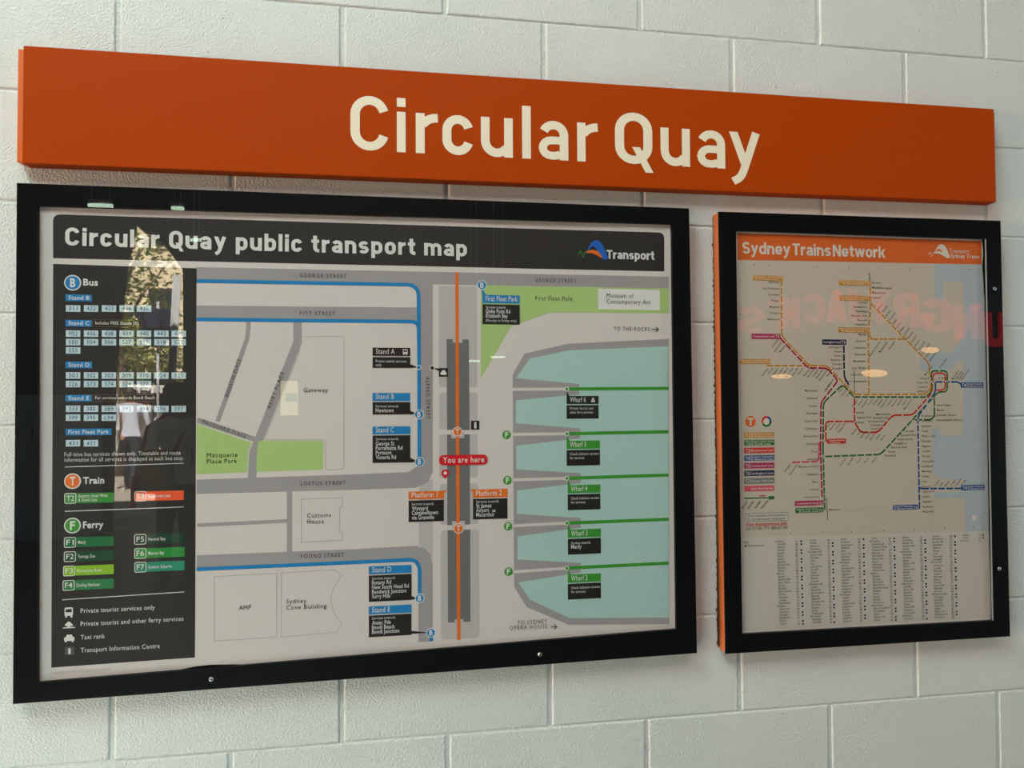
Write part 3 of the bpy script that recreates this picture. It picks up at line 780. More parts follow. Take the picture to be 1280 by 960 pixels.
# taxi and information boxes
A.begin('pictogram'); A.rect('pictogram', DK, 548.5, 460.2, 560, 471, 6); A.poly('pictogram', DK, [(540, 459.5), (549, 461), (549, 464)], 6)
A.rect('pictogram', WHITE, 550.5, 465.3, 558, 468.5, 7, .8); A.poly('pictogram', WHITE, [(551.6, 465.5), (552.6, 462.8), (556, 462.8), (557, 465.5)], 7)
A.begin('pictogram'); A.rect('pictogram', DK, 588.7, 526, 599, 537, 6); A.text('pictogram', WHITE, 'i', 592.3, 535, 595.6, 7.5, 8, .04)
# you are here
A.rect('you_are_here', RED, 548.8, 568.9, 609, 581.6, 10, 6); A.text('you_are_here', WHITE, 'You are here', 553.5, 578.5, 605, 7.2, 12, .014, None, 1.12)
A.disc('you_are_here', RED, 556.4, 591.3, 4.8, 9); A.poly('you_are_here', RED, [(551.9, 593), (560.9, 593), (556.4, 598.5)], 10); A.disc('you_are_here', WHITE, 556.4, 591.2, 2.1, 11)
# street and place names
g = 'place_name'
for t, x, y, x2, c in (('GEORGE STREET', 375, 346.6, 433, 4.4), ('PITT STREET', 375, 394, 419, 4.4), ('LOFTUS STREET', 376, 607, 432, 4.4), ('YOUNG STREET', 375, 697.6, 430, 4.4), ('GEORGE STREET', 669, 352.6, 720, 4.4),
                       ('Gateway', 379.5, 490.3, 410, 5), ('Macquarie', 258.7, 571.6, 297, 5), ('Place Park', 258.7, 579.3, 296.5, 5), ('Customs', 384, 647, 413.7, 5), ('House', 384, 654.7, 405, 5), ('AMP', 299, 762.3, 314, 5.2),
                       ('Sydney', 358, 754.3, 383, 5), ('Cove Building', 358, 762, 408, 5), ('First Fleet Park', 669, 375.6, 715.7, 5), ('Museum of', 757.9, 372.2, 791.7, 5), ('Contemporary Art', 757.9, 379.6, 812.5, 5),
                       ('TO THE ROCKS', 767, 413.5, 811.8, 4.6), ('TO SYDNEY', 646.6, 780.6, 683.5, 4.6), ('OPERA HOUSE', 637, 787.3, 683.5, 4.6)):
    A.text(g, TXT, t, x, y, x2, c * 1.1, 6, 0, None, 1.35 if t.isupper() and t != 'AMP' else 1.15)
for t, x, y, x2, y2 in (('BULLETIN PLACE', 285.5, 496.5, 301.5, 450), ('REIBY PLACE', 338.5, 510.6, 355.5, 466), ('MACQUARIE PLACE', 252.5, 528.5, 306.5, 547.8), ('ALFRED STREET', 532, 471, 533, 523.5)):
    A.text(g, TXT, t, x, y, x2, 4.8, 6, 0, y2, 1.35)
for x, y in ((815, 412), (688, 783.4)):
    A.line(g, TXT, [(x, y), (x + 7.5, y - .2)], 1.0, 6); A.line(g, TXT, [(x + 4.3, y - 3.2), (x + 7.8, y - .2), (x + 4.3, y + 3)], 1.0, 6)
g = 'small_print'; A.text(g, OUTL, 'TSNRTNI P-G2013 AW', 802, 793, 835.5, 3, 6); A.text(g, OUTL, 'Copyright © 2013 Transport for NSW', 64, 842, 139, 3.6, 6)

# legend panel
g = 'legend_panel'
A.poly(g, CHAR, [(67, 330), (246, 335.5), (244, 821.5), (65, 834)], 1)
g = 'legend_entry'
def big_disc(y, m, ch, word_, x2):
    g = 'mode_heading'; A.begin(g)
    A.disc(g, m, 91.3, y, 8.4, 3, (WHITE, 1.4)); A.text(g, WHITE, ch, 88.2, y + 5, 94.6, 10, 6, .03); A.text(g, WHITE, word_, 104.5, y + 3.2, x2, 8, 6, .03)
big_disc(353.6, BLUE, 'B', 'Bus', 122.8); big_disc(601.3, ORG, 'T', 'Train', 131); big_disc(656.7, FGREEN, 'F', 'Ferry', 130)
for t, y, x2 in (('Stand B', 368, 115.2), ('Stand C', 399.8, 115.2), ('Stand D', 452, 115.4), ('Stand E', 493.6, 115), ('First Fleet Park', 536, 140)):
    g = 'stand_tag'; A.begin(g); A.rect(g, BLUE, 82.4, y, x2, y + 8.3, 3); A.text(g, WHITE, t, 86, y + 6.5, x2 - 3, 5, 6, .012)
for t, x0, x1, y in (('Includes FREE Shuttle 555', 116.5, 177, 399.8), ('For services towards Bondi Beach', 116.5, 197, 493.4)):
    g = 'stand_note'; A.begin(g); A.rect(g, DK, x0, y, x1, y + 8.3, 3, 0, (pm('brown_rule', (112, 84, 60)), .6)); A.text(g, WHITE, t, x0 + 3, y + 5.8, x1 - 3, 4, 6, .006)
cols = [82.8, 105.2, 127.5, 149.6, 171.3, 193, 214.7]
for y, nums in ((381.6, '311 422 423 426 436'), (413, 'M52 436 438 439 440 443 470'), (423.6, '500 504 506 507 515 518 520'), (434, '555'), (465.3, '301 302 303 309 310 324 325'),
                (476, '326 373 374 376 377'), (507, '333 380 389 392 394 396 397'), (518, '399 390 L94'), (550, '431 433')):
    for x, n in zip(cols, nums.split()):
        g = 'route_box'; A.begin(g); A.rect(g, LBOX, x, y + (x - 83) * .002, x + 18, y + 8.1, 3); A.text(g, NAVYT, n, x + 3.6, y + 6.5, x + 14.6, 5, 6)
g = 'small_print'
A.text(g, WHITE, 'Full time bus services shown only. Timetable and route', 81.3, 570.4, 226, 5, 6); A.text(g, WHITE, 'information for all services is displayed at each bus stop.', 81.3, 577.2, 230, 5, 6)
for x, y, x2, y2 in ((81.8, 583.6, 230, 579), (81.8, 638.9, 230, 633.5), (78.5, 749.2, 230.6, 739.6)): A.begin('rule_line'); A.line('rule_line', WHITE, [(x, y), (x2, y2)], .9, 6)
def badge(x0, x1, y, h, m, code, lines):
    g = 'line_badge'; A.begin(g)
    A.rect(g, m, x0, y, x1, y + h, 3, .8); A.rect(g, m, x0, y, x0 + 14, y + h, 4, 2, (WHITE, .9)); A.text(g, WHITE, code, x0 + 2.4, y + h - 3.2, x0 + 11.8, h * .52, 7, .012)
    for i, t in enumerate(lines): A.text(g, WHITE, t, x0 + 17, y + h * (.62 if len(lines) == 1 else (.40, .80)[i]), x0 + 17 + min(1.95 * len(t), x1 - x0 - 19), 3.9, 6, .012)
badge(81.6, 142.5, 616.8, 12.3, pm('t2_green', (58, 142, 60)), 'T2', ['Airport, Inner West', '& South Line']); badge(169, 230, 614.3, 12, pm('t3_red', (238, 92, 52)), 'T3', ['Bankstown Line'])
for x0, x1, y, m, c, t in ((81.3, 142.8, 671.8, (28, 108, 62), 'F1', 'Manly'), (81.2, 142.8, 689.6, (24, 74, 50), 'F2', 'Taronga Zoo'), (80.2, 142.8, 707.4, (138, 186, 42), 'F3', 'Parramatta River'), (79.6, 142.8, 725.4, (38, 122, 70), 'F4', 'Darling Harbour'),
                           (168.8, 230, 668, (22, 66, 46), 'F5', 'Neutral Bay'), (168.9, 231, 685.6, (44, 142, 62), 'F6', 'Mosman Bay'), (169, 231, 702.8, (34, 136, 108), 'F7', 'Eastern Suburbs')):
    badge(x0, x1, y, 12.2, pm('ferry_' + c, m), c, [t])
for t, y, x2 in (('Private tourist services only', 765.8, 194), ('Private tourist and other ferry services', 782, 229.7), ('Taxi rank', 798.8, 131.8), ('Transport Information Centre', 815, 200)):
    g = 'legend_wording'; A.begin(g); A.text(g, WHITE, t, 101.6, y, x2, 5.6, 6, .004)
g = 'legend_pictogram'
A.rect(g, WHITE, 81.5, 759, 92, 769.5, 4, 2); A.rect(g, CHAR, 83, 761, 90.6, 765, 6, .6); A.rect(g, WHITE, 82.3, 769, 84.6, 771.5, 4); A.rect(g, WHITE, 89, 769, 91.2, 771.5, 4)
A.begin(g); A.poly(g, WHITE, [(81.5, 781.5), (83, 779), (84.5, 779), (86.7, 775.8), (89, 779), (90.8, 779), (92.4, 781.5)], 4); A.line(g, WHITE, [(79.5, 784.4), (94.5, 783.6)], 1.4, 4); A.disc(g, WHITE, 86.8, 780, 3.2, 4)
A.begin(g); A.rect(g, WHITE, 81, 796.2, 93.8, 801, 4, 1); A.poly(g, WHITE, [(82.5, 797), (84.5, 792.8), (90.5, 792.6), (92.5, 796.8)], 4); A.rect(g, WHITE, 82, 800, 84, 802.4, 4); A.rect(g, WHITE, 90.5, 800, 92.5, 802.2, 4)
A.begin(g); A.rect(g, pm('info_grey', (84, 82, 82)), 81.8, 808.3, 93.4, 818.4, 4); A.text(g, WHITE, 'i', 86, 816.6, 89.3, 7, 7, .04)
A.build(big, post)

# ------------------------------------------------------------------ the trains network poster
N = Sheet(PD, wave_small)
post2 = sheet_part(small, N, [(918, 286), (1227.3, 298), (1229, 318), (1227.6, 331), (1228.4, 350), (1230.6, 375), (1231, 400), (1233, 500), (1235, 600), (1236.5, 680), (1239.5, 776), (927, 795)],
                   'paper sheet printed with the trains network diagram, its right edge curled')
SAND = pm('map_sand', (196, 184, 170)); SEA = pm('sea_blue', (174, 184, 190)); IVORY = pm('index_ivory', (200, 193, 184)); O2 = pm('header_orange', (214, 98, 34)); T1 = pm('line_t1', (206, 142, 44)); T2 = pm('line_t2', (44, 112, 52)); T3 = pm('line_t3', (206, 50, 38))
T4 = pm('line_t4', (30, 80, 142)); T5 = pm('line_t5', (172, 26, 86)); T6 = pm('line_t6', (28, 34, 78)); T7 = pm('line_t7', (120, 122, 120)); TP = pm('line_pink', (212, 84, 100)); TT = pm('station_text', (74, 66, 60)); WD = pm('white_dull', (214, 206, 196))
N.poly('map_ground', SAND, [(921.6, 325), (1227.6, 330.6), (1236, 663.5), (926.8, 671.8)], 1)
N.poly('index_panel', IVORY, [(926.8, 671.8), (1236, 663.5), (1237.3, 771.5), (927.6, 788.5)], 1)
N.poly('header_band', O2, [(921.6, 291.6), (1226.5, 301.5), (1226.8, 330.6), (921.6, 325)], 2)
N.heading('heading_letter', WD, 'Sydney Trains Network', 927.5, 317.2, 1105.8, 14.8, .18, .07, 5, .10)
logo(N, 'logo', 1145, 314.5, .72, WD, WD, WD)
N.text('logo_wording', WD, 'Transport', 1186, 316, 1210.6, 5, 6, .005); N.begin('logo_wording'); N.text('logo_wording', WD, 'Sydney Trains', 1187.5, 322.3, 1223.3, 5, 6, .02)
N.poly('sea', SEA, [(1168, 331), (1227.2, 331.2), (1229, 350), (1231, 400), (1233.5, 500), (1236, 663.4), (1206, 664.3), (1205.3, 622), (1167, 622.6), (1167, 615.4), (1204.5, 614.6), (1204.5, 600), (1172, 597), (1165, 588), (1164.5, 537), (1175, 536), (1176, 545), (1203.5, 544.5), (1204.4, 450),
                           (1196, 452), (1188, 462), (1150, 463), (1149, 450), (1172, 440), (1186, 442), (1200, 428), (1205, 405), (1203.5, 352), (1178, 352), (1178, 376), (1168.5, 376)], 2)
g = 'rail_line'
def tr(m, pts, w=2.1, r=5, dash=True, lay=4):
    N.begin(g)
    N.line(g, m, pts, w, lay, round_=r)
    if dash:   # white station ticks across the line
        P = [Vector(p) for p in pts]
        for a_, b_ in zip(P, P[1:]):
            L = (b_ - a_).length; k = int(L // 9)
            for i in range(1, k):
                c = a_ + (b_ - a_) * i / k; d = (b_ - a_).normalized()
                N.line(g, WD, [tuple(c - d * .7), tuple(c + d * .7)], w * .9, lay + 1)
tr(T1, [(976, 349), (976.5, 420), (1010.8, 457), (1033, 457.4), (1067.5, 493.2), (1155, 493), (1163, 486), (1161.5, 462), (1159.5, 453), (1087.5, 379)])
tr(T1, [(958, 457), (1012, 457.3)]); tr(T1, [(1087, 350), (1087.5, 379), (1084.5, 418), (1085.4, 493)]); tr(T1, [(1085.8, 415), (1087, 424), (1130.5, 424)])
tr(T5, [(974, 422), (1009.6, 460), (1033, 460.3), (1047, 475.6), (1025.7, 503), (1025, 560), (1027, 621)])
tr(T2, [(1067, 496.3), (1052.7, 480.8), (1028.6, 503.5), (1028.2, 560), (1030.5, 637)]); tr(T2, [(1067, 496.3), (1157, 496.4), (1164, 489), (1163.5, 463.6), (1183.5, 463.8), (1183.3, 489.6), (1172, 490), (1099.8, 568), (1031, 570.5)])
tr(T2, [(1142.6, 524.7), (1163, 524.7), (1167.4, 520), (1167, 497)]); tr(T2, [(1033, 622), (1034, 650)], .9, 0, False)
tr(T6, [(1054, 432), (1054.6, 472), (1060.5, 481.5)]); tr(T7, [(1067, 463.6), (1067.2, 492)], 1.2, 0, False)
tr(T3, [(1067.4, 498), (1067.3, 527.5), (1075, 540.5), (1096.8, 540.3), (1115, 519), (1140, 518.6), (1164, 491.5), (1166, 466.4), (1181, 466.6), (1181, 487), (1170, 488)]); tr(T3, [(1067.2, 527.5), (1064, 526.6), (1031.5, 526.8), (1031.8, 551.5), (1036, 551.5)])
tr(T4, [(1168.6, 478), (1168.8, 490), (1146.4, 521), (1148.5, 636)]); tr(T4, [(1168.4, 477.4), (1197, 477.4), (1201, 481)]); tr(T4, [(1148.5, 609), (1151, 610.6), (1201.6, 610.4)])
tr(TP, [(1027, 552.5), (1023.6, 553), (1023, 576.5), (989.7, 578)]); tr(TT, [(1086, 341), (1086.4, 352)], 1.2, 0, False)
for x, y in ((976, 420), (1010.8, 459), (1045.5, 468), (1052.7, 480.8), (1060, 482), (1067.3, 494.8), (1085.4, 494.6), (1087.5, 378.6), (1085.5, 418.4), (1157, 495), (1164, 491), (1149.5, 510), (1146.6, 524.8), (1067.4, 527.5), (1029.4, 532), (1029.4, 552), (1029, 572), (1029, 622), (1031, 637.5), (1162.5, 473), (1162.5, 478), (1166.5, 473), (1166.5, 478), (1169, 495)):
    N.disc('interchange', WD, x, y, 1.0, 6, (TT, .45), 10)
g = 'line_tag'
def tg(x0, x1, y, h, m, code, lines, left=False):
    N.begin(g)
    N.rect(g, m, x0, y, x1, y + h, 7)
    cw = h * .95
    tx = x0 + 1.5 if not left else x0 + cw + 2; te = x1 - cw - 1.5 if not left else x1 - 1.5; cx_ = x1 - cw - .3 if not left else x0 + .8
    if code:
        N.text(g, WD, code, cx_ + .8, y + h * .82, cx_ + cw - .8, h * .6, 9, .01); xs = cx_ - .4 if not left else x0 + cw + .8
        N.line(g, WD, [(xs, y + .8), (xs, y + h - .8)], .45, 8)
    for i, t in enumerate(lines):
        full = te - tx; L = min(full, len(t) * h * (.30 if len(lines) == 2 else .34))
        N.text(g, WD, t, te - L if not left else tx, y + h * ((.44, .88)[i] if len(lines) == 2 else .70), te if not left else tx + L, h * (.34 if len(lines) == 2 else .42), 9, .012)
NS = ['North Shore, Northern', '& Western Line']; ES = ['Eastern Suburbs', '& Illawarra Line']; IW = ['Airport, Inner West', '& South Line']
for x0, x1, y, h, m, c, l, lf in ((939, 974.5, 417, 6.6, T5, 'T5', ['Cumberland Line'], 0), (924, 962, 448.7, 6.3, T1, 'T1', NS, 0), (941, 978, 344.2, 6.4, T1, 'T1', NS, 0), (1047.8, 1085, 350.4, 5.9, T1, 'T1', NS, 0),
                                  (1048.7, 1086, 369.3, 6.3, T1, 'T1', NS, 0), (1047, 1085, 409.3, 6.3, T1, 'T1', NS, 0), (1027, 1057, 424.3, 6.6, T6, 'T6', ['Carlingford Line'], 0), (993, 1028.7, 626.2, 6.2, T5, 'T5', ['Cumberland Line'], 0),
                                  (993.8, 1028.7, 635, 6.4, T2, 'T2', IW, 0), (1033.6, 1056.6, 548.4, 6.3, T3, 'T3', ['Bankstown', 'Line'], 1), (1200, 1228.7, 478, 6.7, T4, 'T4', ES, 1), (1200.7, 1230, 606.3, 6.7, T4, 'T4', ES, 1),
                                  (1115.4, 1146.4, 631.3, 6.2, T4, 'T4', ES, 0)):
    tg(x0, x1, y, h, m, c, l, lf)
for i, (m, c, l) in enumerate(((T1, 'T1', NS), (T2, 'T2', IW), (T3, 'T3', ['Bankstown Line']), (T4, 'T4', ES), (T5, 'T5', ['Cumberland Line']), (T6, 'T6', ['Carlingford Line']), (T7, 'T7', ['Olympic Park Line']), (TP, '', ['South West Rail Link']))):
    tg(929.8, 967.4, 540.6 + 9.55 * i, 6.8, m, c, l, True)
tg(1063.6, 1070.4, 458.6, 5.4, SAND, '', []); N.text(g, TT, 'T7', 1064.4, 463, 1069.6, 3.2, 9)
g = 'legend_symbol'
N.disc(g, O2, 937.8, 526.8, 7.3, 3, (WD, .8)); N.text(g, WD, 'T', 933.8, 531.4, 941.9, 8.6, 7, .035)
N.begin(g); N.disc(g, WD, 957.6, 526.8, 7.8, 3)
c0 = Vector(N.W(957.6, 526.8)); k0 = N.scale(957.6, 526.8)
for i in range(24):
    t0, t1 = 2 * math.pi * i / 24, 2 * math.pi * (i + 1) / 24; q = (i * 15 + 7) % 360
    m = T4 if q < 70 else T1 if False else T3 if q < 190 else T1 if q < 215 else T2 if q < 330 else T6
    N.add(g, m, [[(c0.x + r * k0 * math.cos(t), c0.y + r * k0 * math.sin(t)) for r, t in ((4.2, t0), (7, t0), (7, t1), (4.2, t1))]], 6)
N.begin(g); N.line(g, T2, [(930, 622.8), (967.5, 622)], 1.6, 4); N.line(g, T3, [(949, 619.8), (956.5, 619.5)], 1.4, 4); N.rect(g, T2, 960.5, 620, 967.5, 624.4, 5)
g = 'small_print'
for x, t in ((934, 'Stop'), (942, 'Interchange'), (951, 'Accessible'), (960, 'End of line')): N.text(g, TT, t, x - 6 - (x - 934) * .08, 636, x, 2.6, 6, .01, 626.5)
N.rect(g, IVORY, 931.7, 642, 984.5, 651.8, 3, 0, (T7, .5)); N.text(g, TT, 'Check timetables and trip planners', 933.5, 646.2, 982.5, 3, 6); N.text(g, TT, 'for train services and connections', 933.5, 650.4, 981, 3, 6)
N.text(g, T3, 'Visit transportnsw.info', 931.7, 658, 983.5, 4.6, 6, .012); N.text(g, TT, 'Call 131 500  TTY 1800 637 500', 931.7, 662.8, 984, 3.8, 6)
N.disc(g, WD, 1217, 647, 3.4, 3, (pm('compass_grey', (170, 184, 190)), .8))
for x, y in [(942, 331), (961, 332), (1020.5, 334), (1060.5, 335), (1098, 335.5), (1136, 336.5), (1211, 338), (924.5, 351), (924.8, 392.5), (925.5, 478), (1229, 517), (1231, 640), (988, 667), (1028, 665.6), (1064, 664.6), (1103.6, 663.2), (1142.5, 662), (1180, 660), (1216.5, 659)]:
    N.disc('registration_dot', TT, x, y, .7, 3, None, 8)
# station names along the lines
g = 'station_name'
def names(lst, x, y, dx, dy, right=False, w=1.55, h=2.4):
    for i, t in enumerate(lst.split(',')):
        L = len(t) * w; X, Y = x + dx * i, y + dy * i
        N.text(g, TT, t, X - L if right else X, Y, X if right else X + L, h, 6, .004)
def slant(lst, x, y, dx, dy, up=False, w=1.3, h=2.3):
    for i, t in enumerate(lst.split(',')):
        L = len(t) * w * .72; X, Y = x + dx * i, y + dy * i
        if up: N.text(g, TT, t, X, Y, X + L * .75, h, 6, .004, Y - L)
        else: N.text(g, TT, t, X - L * .75, Y + L, X, h, 6, .004, Y)
names('Richmond,East Richmond,Clarendon,Windsor,Mulgrave,Vineyard,Riverstone', 973, 354, .25, 7.7, True)
names('Berowra,Mount Kuring-gai,Mount Colah,Asquith', 1089.5, 354.5, 0, 6.2); names('Hornsby,Normanhurst,Thornleigh,Pennant Hills,Beecroft,Cheltenham', 1083.5, 379.3, 0, 5.5, True)
names('Epping,Eastwood,Denistone,West Ryde,Meadowbank,Rhodes,Concord West,North Strathfield', 1081.5, 419, 0, 8.4, True); names('Carlingford,Telopea,Dundas,Rydalmere,Camellia,Rosehill', 1052, 435.2, 0, 5.3, True)
slant('Emu Plains,Penrith,Kingswood,Werrington,St Marys,Mount Druitt,Rooty Hill,Doonside', 960, 461, 6.2, 0); slant('Schofields,Quakers Hill,Marayong', 972.5, 425, 3.9, 4.2); slant('Blacktown,Seven Hills,Toongabbie,Pendle Hill,Wentworthville,Westmead', 1011.5, 462, 5.5, .4)
slant('Parramatta,Harris Park,Granville', 1042, 474, -2.5, 4); names('Merrylands,Guildford,Yennora,Fairfield,Canley Vale,Cabramatta,Warwick Farm,Liverpool,Casula,Glenfield,Macquarie Fields,Ingleburn,Minto,Leumeah,Campbelltown', 1021, 489.5, .15, 9.5, True)
slant('Auburn,Lidcombe,Clyde', 1053, 485, 4.3, 3.3); slant('Flemington,Homebush,Strathfield,Burwood,Croydon,Ashfield,Summer Hill,Lewisham,Petersham,Stanmore,Newtown,Macdonaldtown', 1072, 500, 6.1, 0)
slant('Waitara,Wahroonga,Warrawee,Turramurra,Pymble,Gordon,Killara,Lindfield,Roseville,Chatswood,Artarmon,St Leonards,Wollstonecraft,Waverton,North Sydney', 1098, 387, 4.55, 4.65, True); slant('Macquarie University,Macquarie Park,North Ryde', 1100, 428, 9, 0)
names('Berala,Regents Park,Sefton', 1070, 517, 0, 6); slant('Leightonfield,Villawood,Carramar,Chester Hill', 1037, 530, 6.4, 0); slant('Birrong,Yagoona,Bankstown,Punchbowl,Wiley Park,Lakemba,Belmore', 1070, 537, 6, 1.2); names('Marrickville,Dulwich Hill,Hurlstone Park,Canterbury,Campsie', 1113, 519, -3.5, 4.5, True)
names('Erskineville,St Peters,Sydenham,Tempe,Wolli Creek,Rockdale,Kogarah,Carlton,Allawah,Hurstville,Penshurst,Mortdale,Oatley,Como,Jannali,Sutherland,Loftus,Engadine,Heathcote,Waterfall', 1151, 521, .05, 6.3)
names('Turrella,Bardwell Park,Bexley North,Kingsgrove,Beverly Hills,Narwee,Riverwood', 1129, 540, -4, 5.1); slant('Padstow,Revesby,Panania,East Hills,Holsworthy', 1095, 572, -9.5, .3); slant('Kirrawee,Gymea,Miranda,Caringbah,Woolooware,Cronulla', 1168, 608, 6.6, 0, True)
names('Green Square,Mascot,Domestic Airport,International Airport', 1170, 507.5, 0, 6.2); names('Wynyard,Town Hall,Central,Redfern', 1160, 474, -1, 5.4, True); slant('Circular Quay', 1174, 461, 6, 0, True); slant('Martin Place,Kings Cross,Edgecliff,Bondi Junction', 1190, 475, 4, 0, True); slant('Leppington,Edmondson Park', 988, 581, 9, 0)
names('Macarthur', 1036, 638, 0, 9); names('St James', 1172, 473.5, 0, 6); slant('Milsons Point', 1156, 470, 6, 0, True)
# index of stations
g = 'station_index'
ALL = ("Allawah,Arncliffe,Artarmon,Ashfield,Asquith,Auburn,Banksia,Bankstown,Bardwell Park,Beecroft,Belmore,Berala,Berowra,Beverly Hills,Bexley North,Birrong,Blacktown,Bondi Junction,Burwood,Cabramatta,Camellia,Campbelltown,Campsie,Canley Vale,Canterbury,"
       "Caringbah,Carlingford,Carlton,Carramar,Casula,Central,Chatswood,Cheltenham,Chester Hill,Circular Quay,Clarendon,Clyde,Como,Concord West,Cronulla,Croydon,Denistone,Domestic,Doonside,Dulwich Hill,Dundas,East Hills,East Richmond,Eastwood,Edgecliff,"
       "Edmondson Park,Emu Plains,Engadine,Epping,Erskineville,Fairfield,Flemington,Glenfield,Gordon,Granville,Green Square,Guildford,Gymea,Harris Park,Heathcote,Holsworthy,Homebush,Hornsby,Hurlstone Park,Hurstville,Ingleburn,International,Jannali,Killara,"
       "Kings Cross,Kingsgrove,Kingswood,Kirrawee,Kogarah,Lakemba,Leightonfield,Leppington,Leumeah,Lewisham,Lidcombe,Lindfield,Liverpool,Loftus,Macarthur,Macdonaldtown,Macquarie Fields,Macquarie Park,Marayong,Marrickville,Martin Place,Mascot,Meadowbank,"
       "Merrylands,Milsons Point,Minto,Miranda,Mortdale,Mount Colah,Mount Druitt,Mount Kuring-gai,Mulgrave,Museum,Narwee,Newtown,Normanhurst,North Ryde,North Strathfield,North Sydney,Oatley,Olympic Park,Padstow,Panania,Parramatta,Pendle Hill,Pennant Hills,"
       "Penrith,Penshurst,Petersham,Punchbowl,Pymble,Quakers Hill,Redfern,Regents Park,Revesby,Rhodes,Richmond,Riverstone,Riverwood,Rockdale,Rooty Hill,Rosehill,Roseville,Rydalmere,Schofields,Sefton,Seven Hills,St James,St Leonards,St Marys,St Peters,"
       "Stanmore,Strathfield,Summer Hill,Sutherland,Sydenham,Telopea,Tempe,Thornleigh,Toongabbie,Town Hall,Turramurra,Turrella,Villawood,Vineyard,Wahroonga,Waitara,Warrawee,Warwick Farm,Waterfall,Waverton,Wentworthville,Werrington,West Ryde,Westmead,"
       "Wiley Park,Windsor,Wolli Creek,Wollstonecraft,Woolooware,Wynyard,Yagoona,Yennora").split(',')
colx = [(971, 993.6, 1000), (1012, 1033.8, 1039.3), (1050.5, 1071.8, 1077.8), (1089, 1110.3, 1116), (1127.2, 1149, 1154.5), (1164.5, 1186, 1191.8), (1202, 1222.2, 1227)]
coly = [676.8, 675.4, 674.2, 673.1, 671.8, 670.4, 669]
for c in range(7):
    for r_ in range(29 if c < 6 else 9):
        i = c * 29 + r_
        if i >= len(ALL): break
        t = ALL[i]; fr = (colx[c][0] - 971) / 231; y = coly[c] + r_ * (3.68 - .07 * fr) + .9; x = colx[c][0] + r_ * .10
        N.text(g, TT, t, x, y, x + len(t) * 1.18, 2.5, 6, 0)
        N.text(g, TT, '%s%d' % ('ABCDEFG'[(i * 5) % 7], 1 + (i * 7) % 9), colx[c][1] + r_ * .1, y, colx[c][1] + 2.8 + r_ * .1, 2.4, 6)
        if (i * 37 + i // 3) % 7 < 3: N.rect(g, T6, colx[c][2] - .1 + r_ * .08, y - 2.3, colx[c][2] + 1.9 + r_ * .08, y - .2, 6)
        if (i * 13) % 11 == 0: N.rect(g, TT, x - 2.4, y - 1.9, x - 1, y - .5, 6)
N.text(g, TT, 'Key', 929.7, 679, 935, 3, 6, .02); N.rect(g, TT, 930, 681.2, 932.4, 683.6, 6); N.text(g, TT, 'Wheelchair access', 933.6, 683.2, 954.5, 2.5, 6)
N.build(small, post2)

# ------------------------------------------------------------------ the street side, seen mirrored in the cover sheets
M_REDLIT = mat('lit_red_letter', (222, 24, 34), emit=1.7, rough=.5)
M_WARM = mat('warm_lamp_glow', (255, 196, 120), emit=7, rough=.5)
M_TUBE = mat('fluorescent_glow', (226, 255, 226), emit=9, rough=.5)
M_LIT = mat('lit_cream_panel', (246, 232, 176), emit=3.2, rough=.5); M_LITG = mat('lit_green_panel', (120, 190, 140), emit=2.0, rough=.5)
M_METAL = mat('galvanised_metal', lincol=(.45, .47, .50, 1), rough=.5, metal=.1)
M_DARKM = mat('dark_metal', lincol=(.03, .03, .035, 1), rough=.5)
fr0, fr1 = MR(1310, 350, YW - .1), MR(915, 440, YW - .1)
shop = empty('shop_sign', ((fr0.x + fr1.x) / 2, -YW + .05, fr1.z), 'dark shop fascia with glowing red HUNGRY JACK\'S letters, mirrored in the small map case', 'shop sign')
adopt(box('fascia', fr1.x, fr0.x, -YW + .002, -YW + .05, fr1.z, fr0.z, M_DARKM, .01), shop)
for ch, xl, xr, yt, yb_ in (('S', 925, 957, 383, 417), ("'", 963, 969, 376, 394), ('K', 973, 1001, 372, 410), ('C', 1006, 1032, 367, 404), ('A', 1034, 1061, 363, 403), ('J', 1064, 1082, 362, 404),
                            ('Y', 1088, 1114, 362, 404), ('R', 1118, 1150, 365, 409), ('G', 1153, 1192, 371, 416), ('N', 1195, 1228, 380, 424), ('U', 1231, 1262, 390, 434), ('H', 1266, 1300, 398, 446)):
    a, b = MR(xr, yb_, YW - .1), MR(xl, yt, YW - .1); q, adv = glyph(ch, .21)
    vs = []; fs = []
    for f in q:
        i = len(vs); n = len(f)
        P = [(a.x + (b.x - a.x) * px / adv, a.z + (b.z - a.z) * py) for px, py in f]
        vs += [(x, -YW + .10, z) for x, z in P] + [(x, -YW + .05, z) for x, z in P]
        fs += [tuple(range(i, i + n)), tuple(range(i + 2 * n - 1, i + n - 1, -1))] + [(i + k, i + (k + 1) % n, i + n + (k + 1) % n, i + n + k) for k in range(n)]
    o = meobj('letter', vs, fs, M_REDLIT); adopt(o, shop)
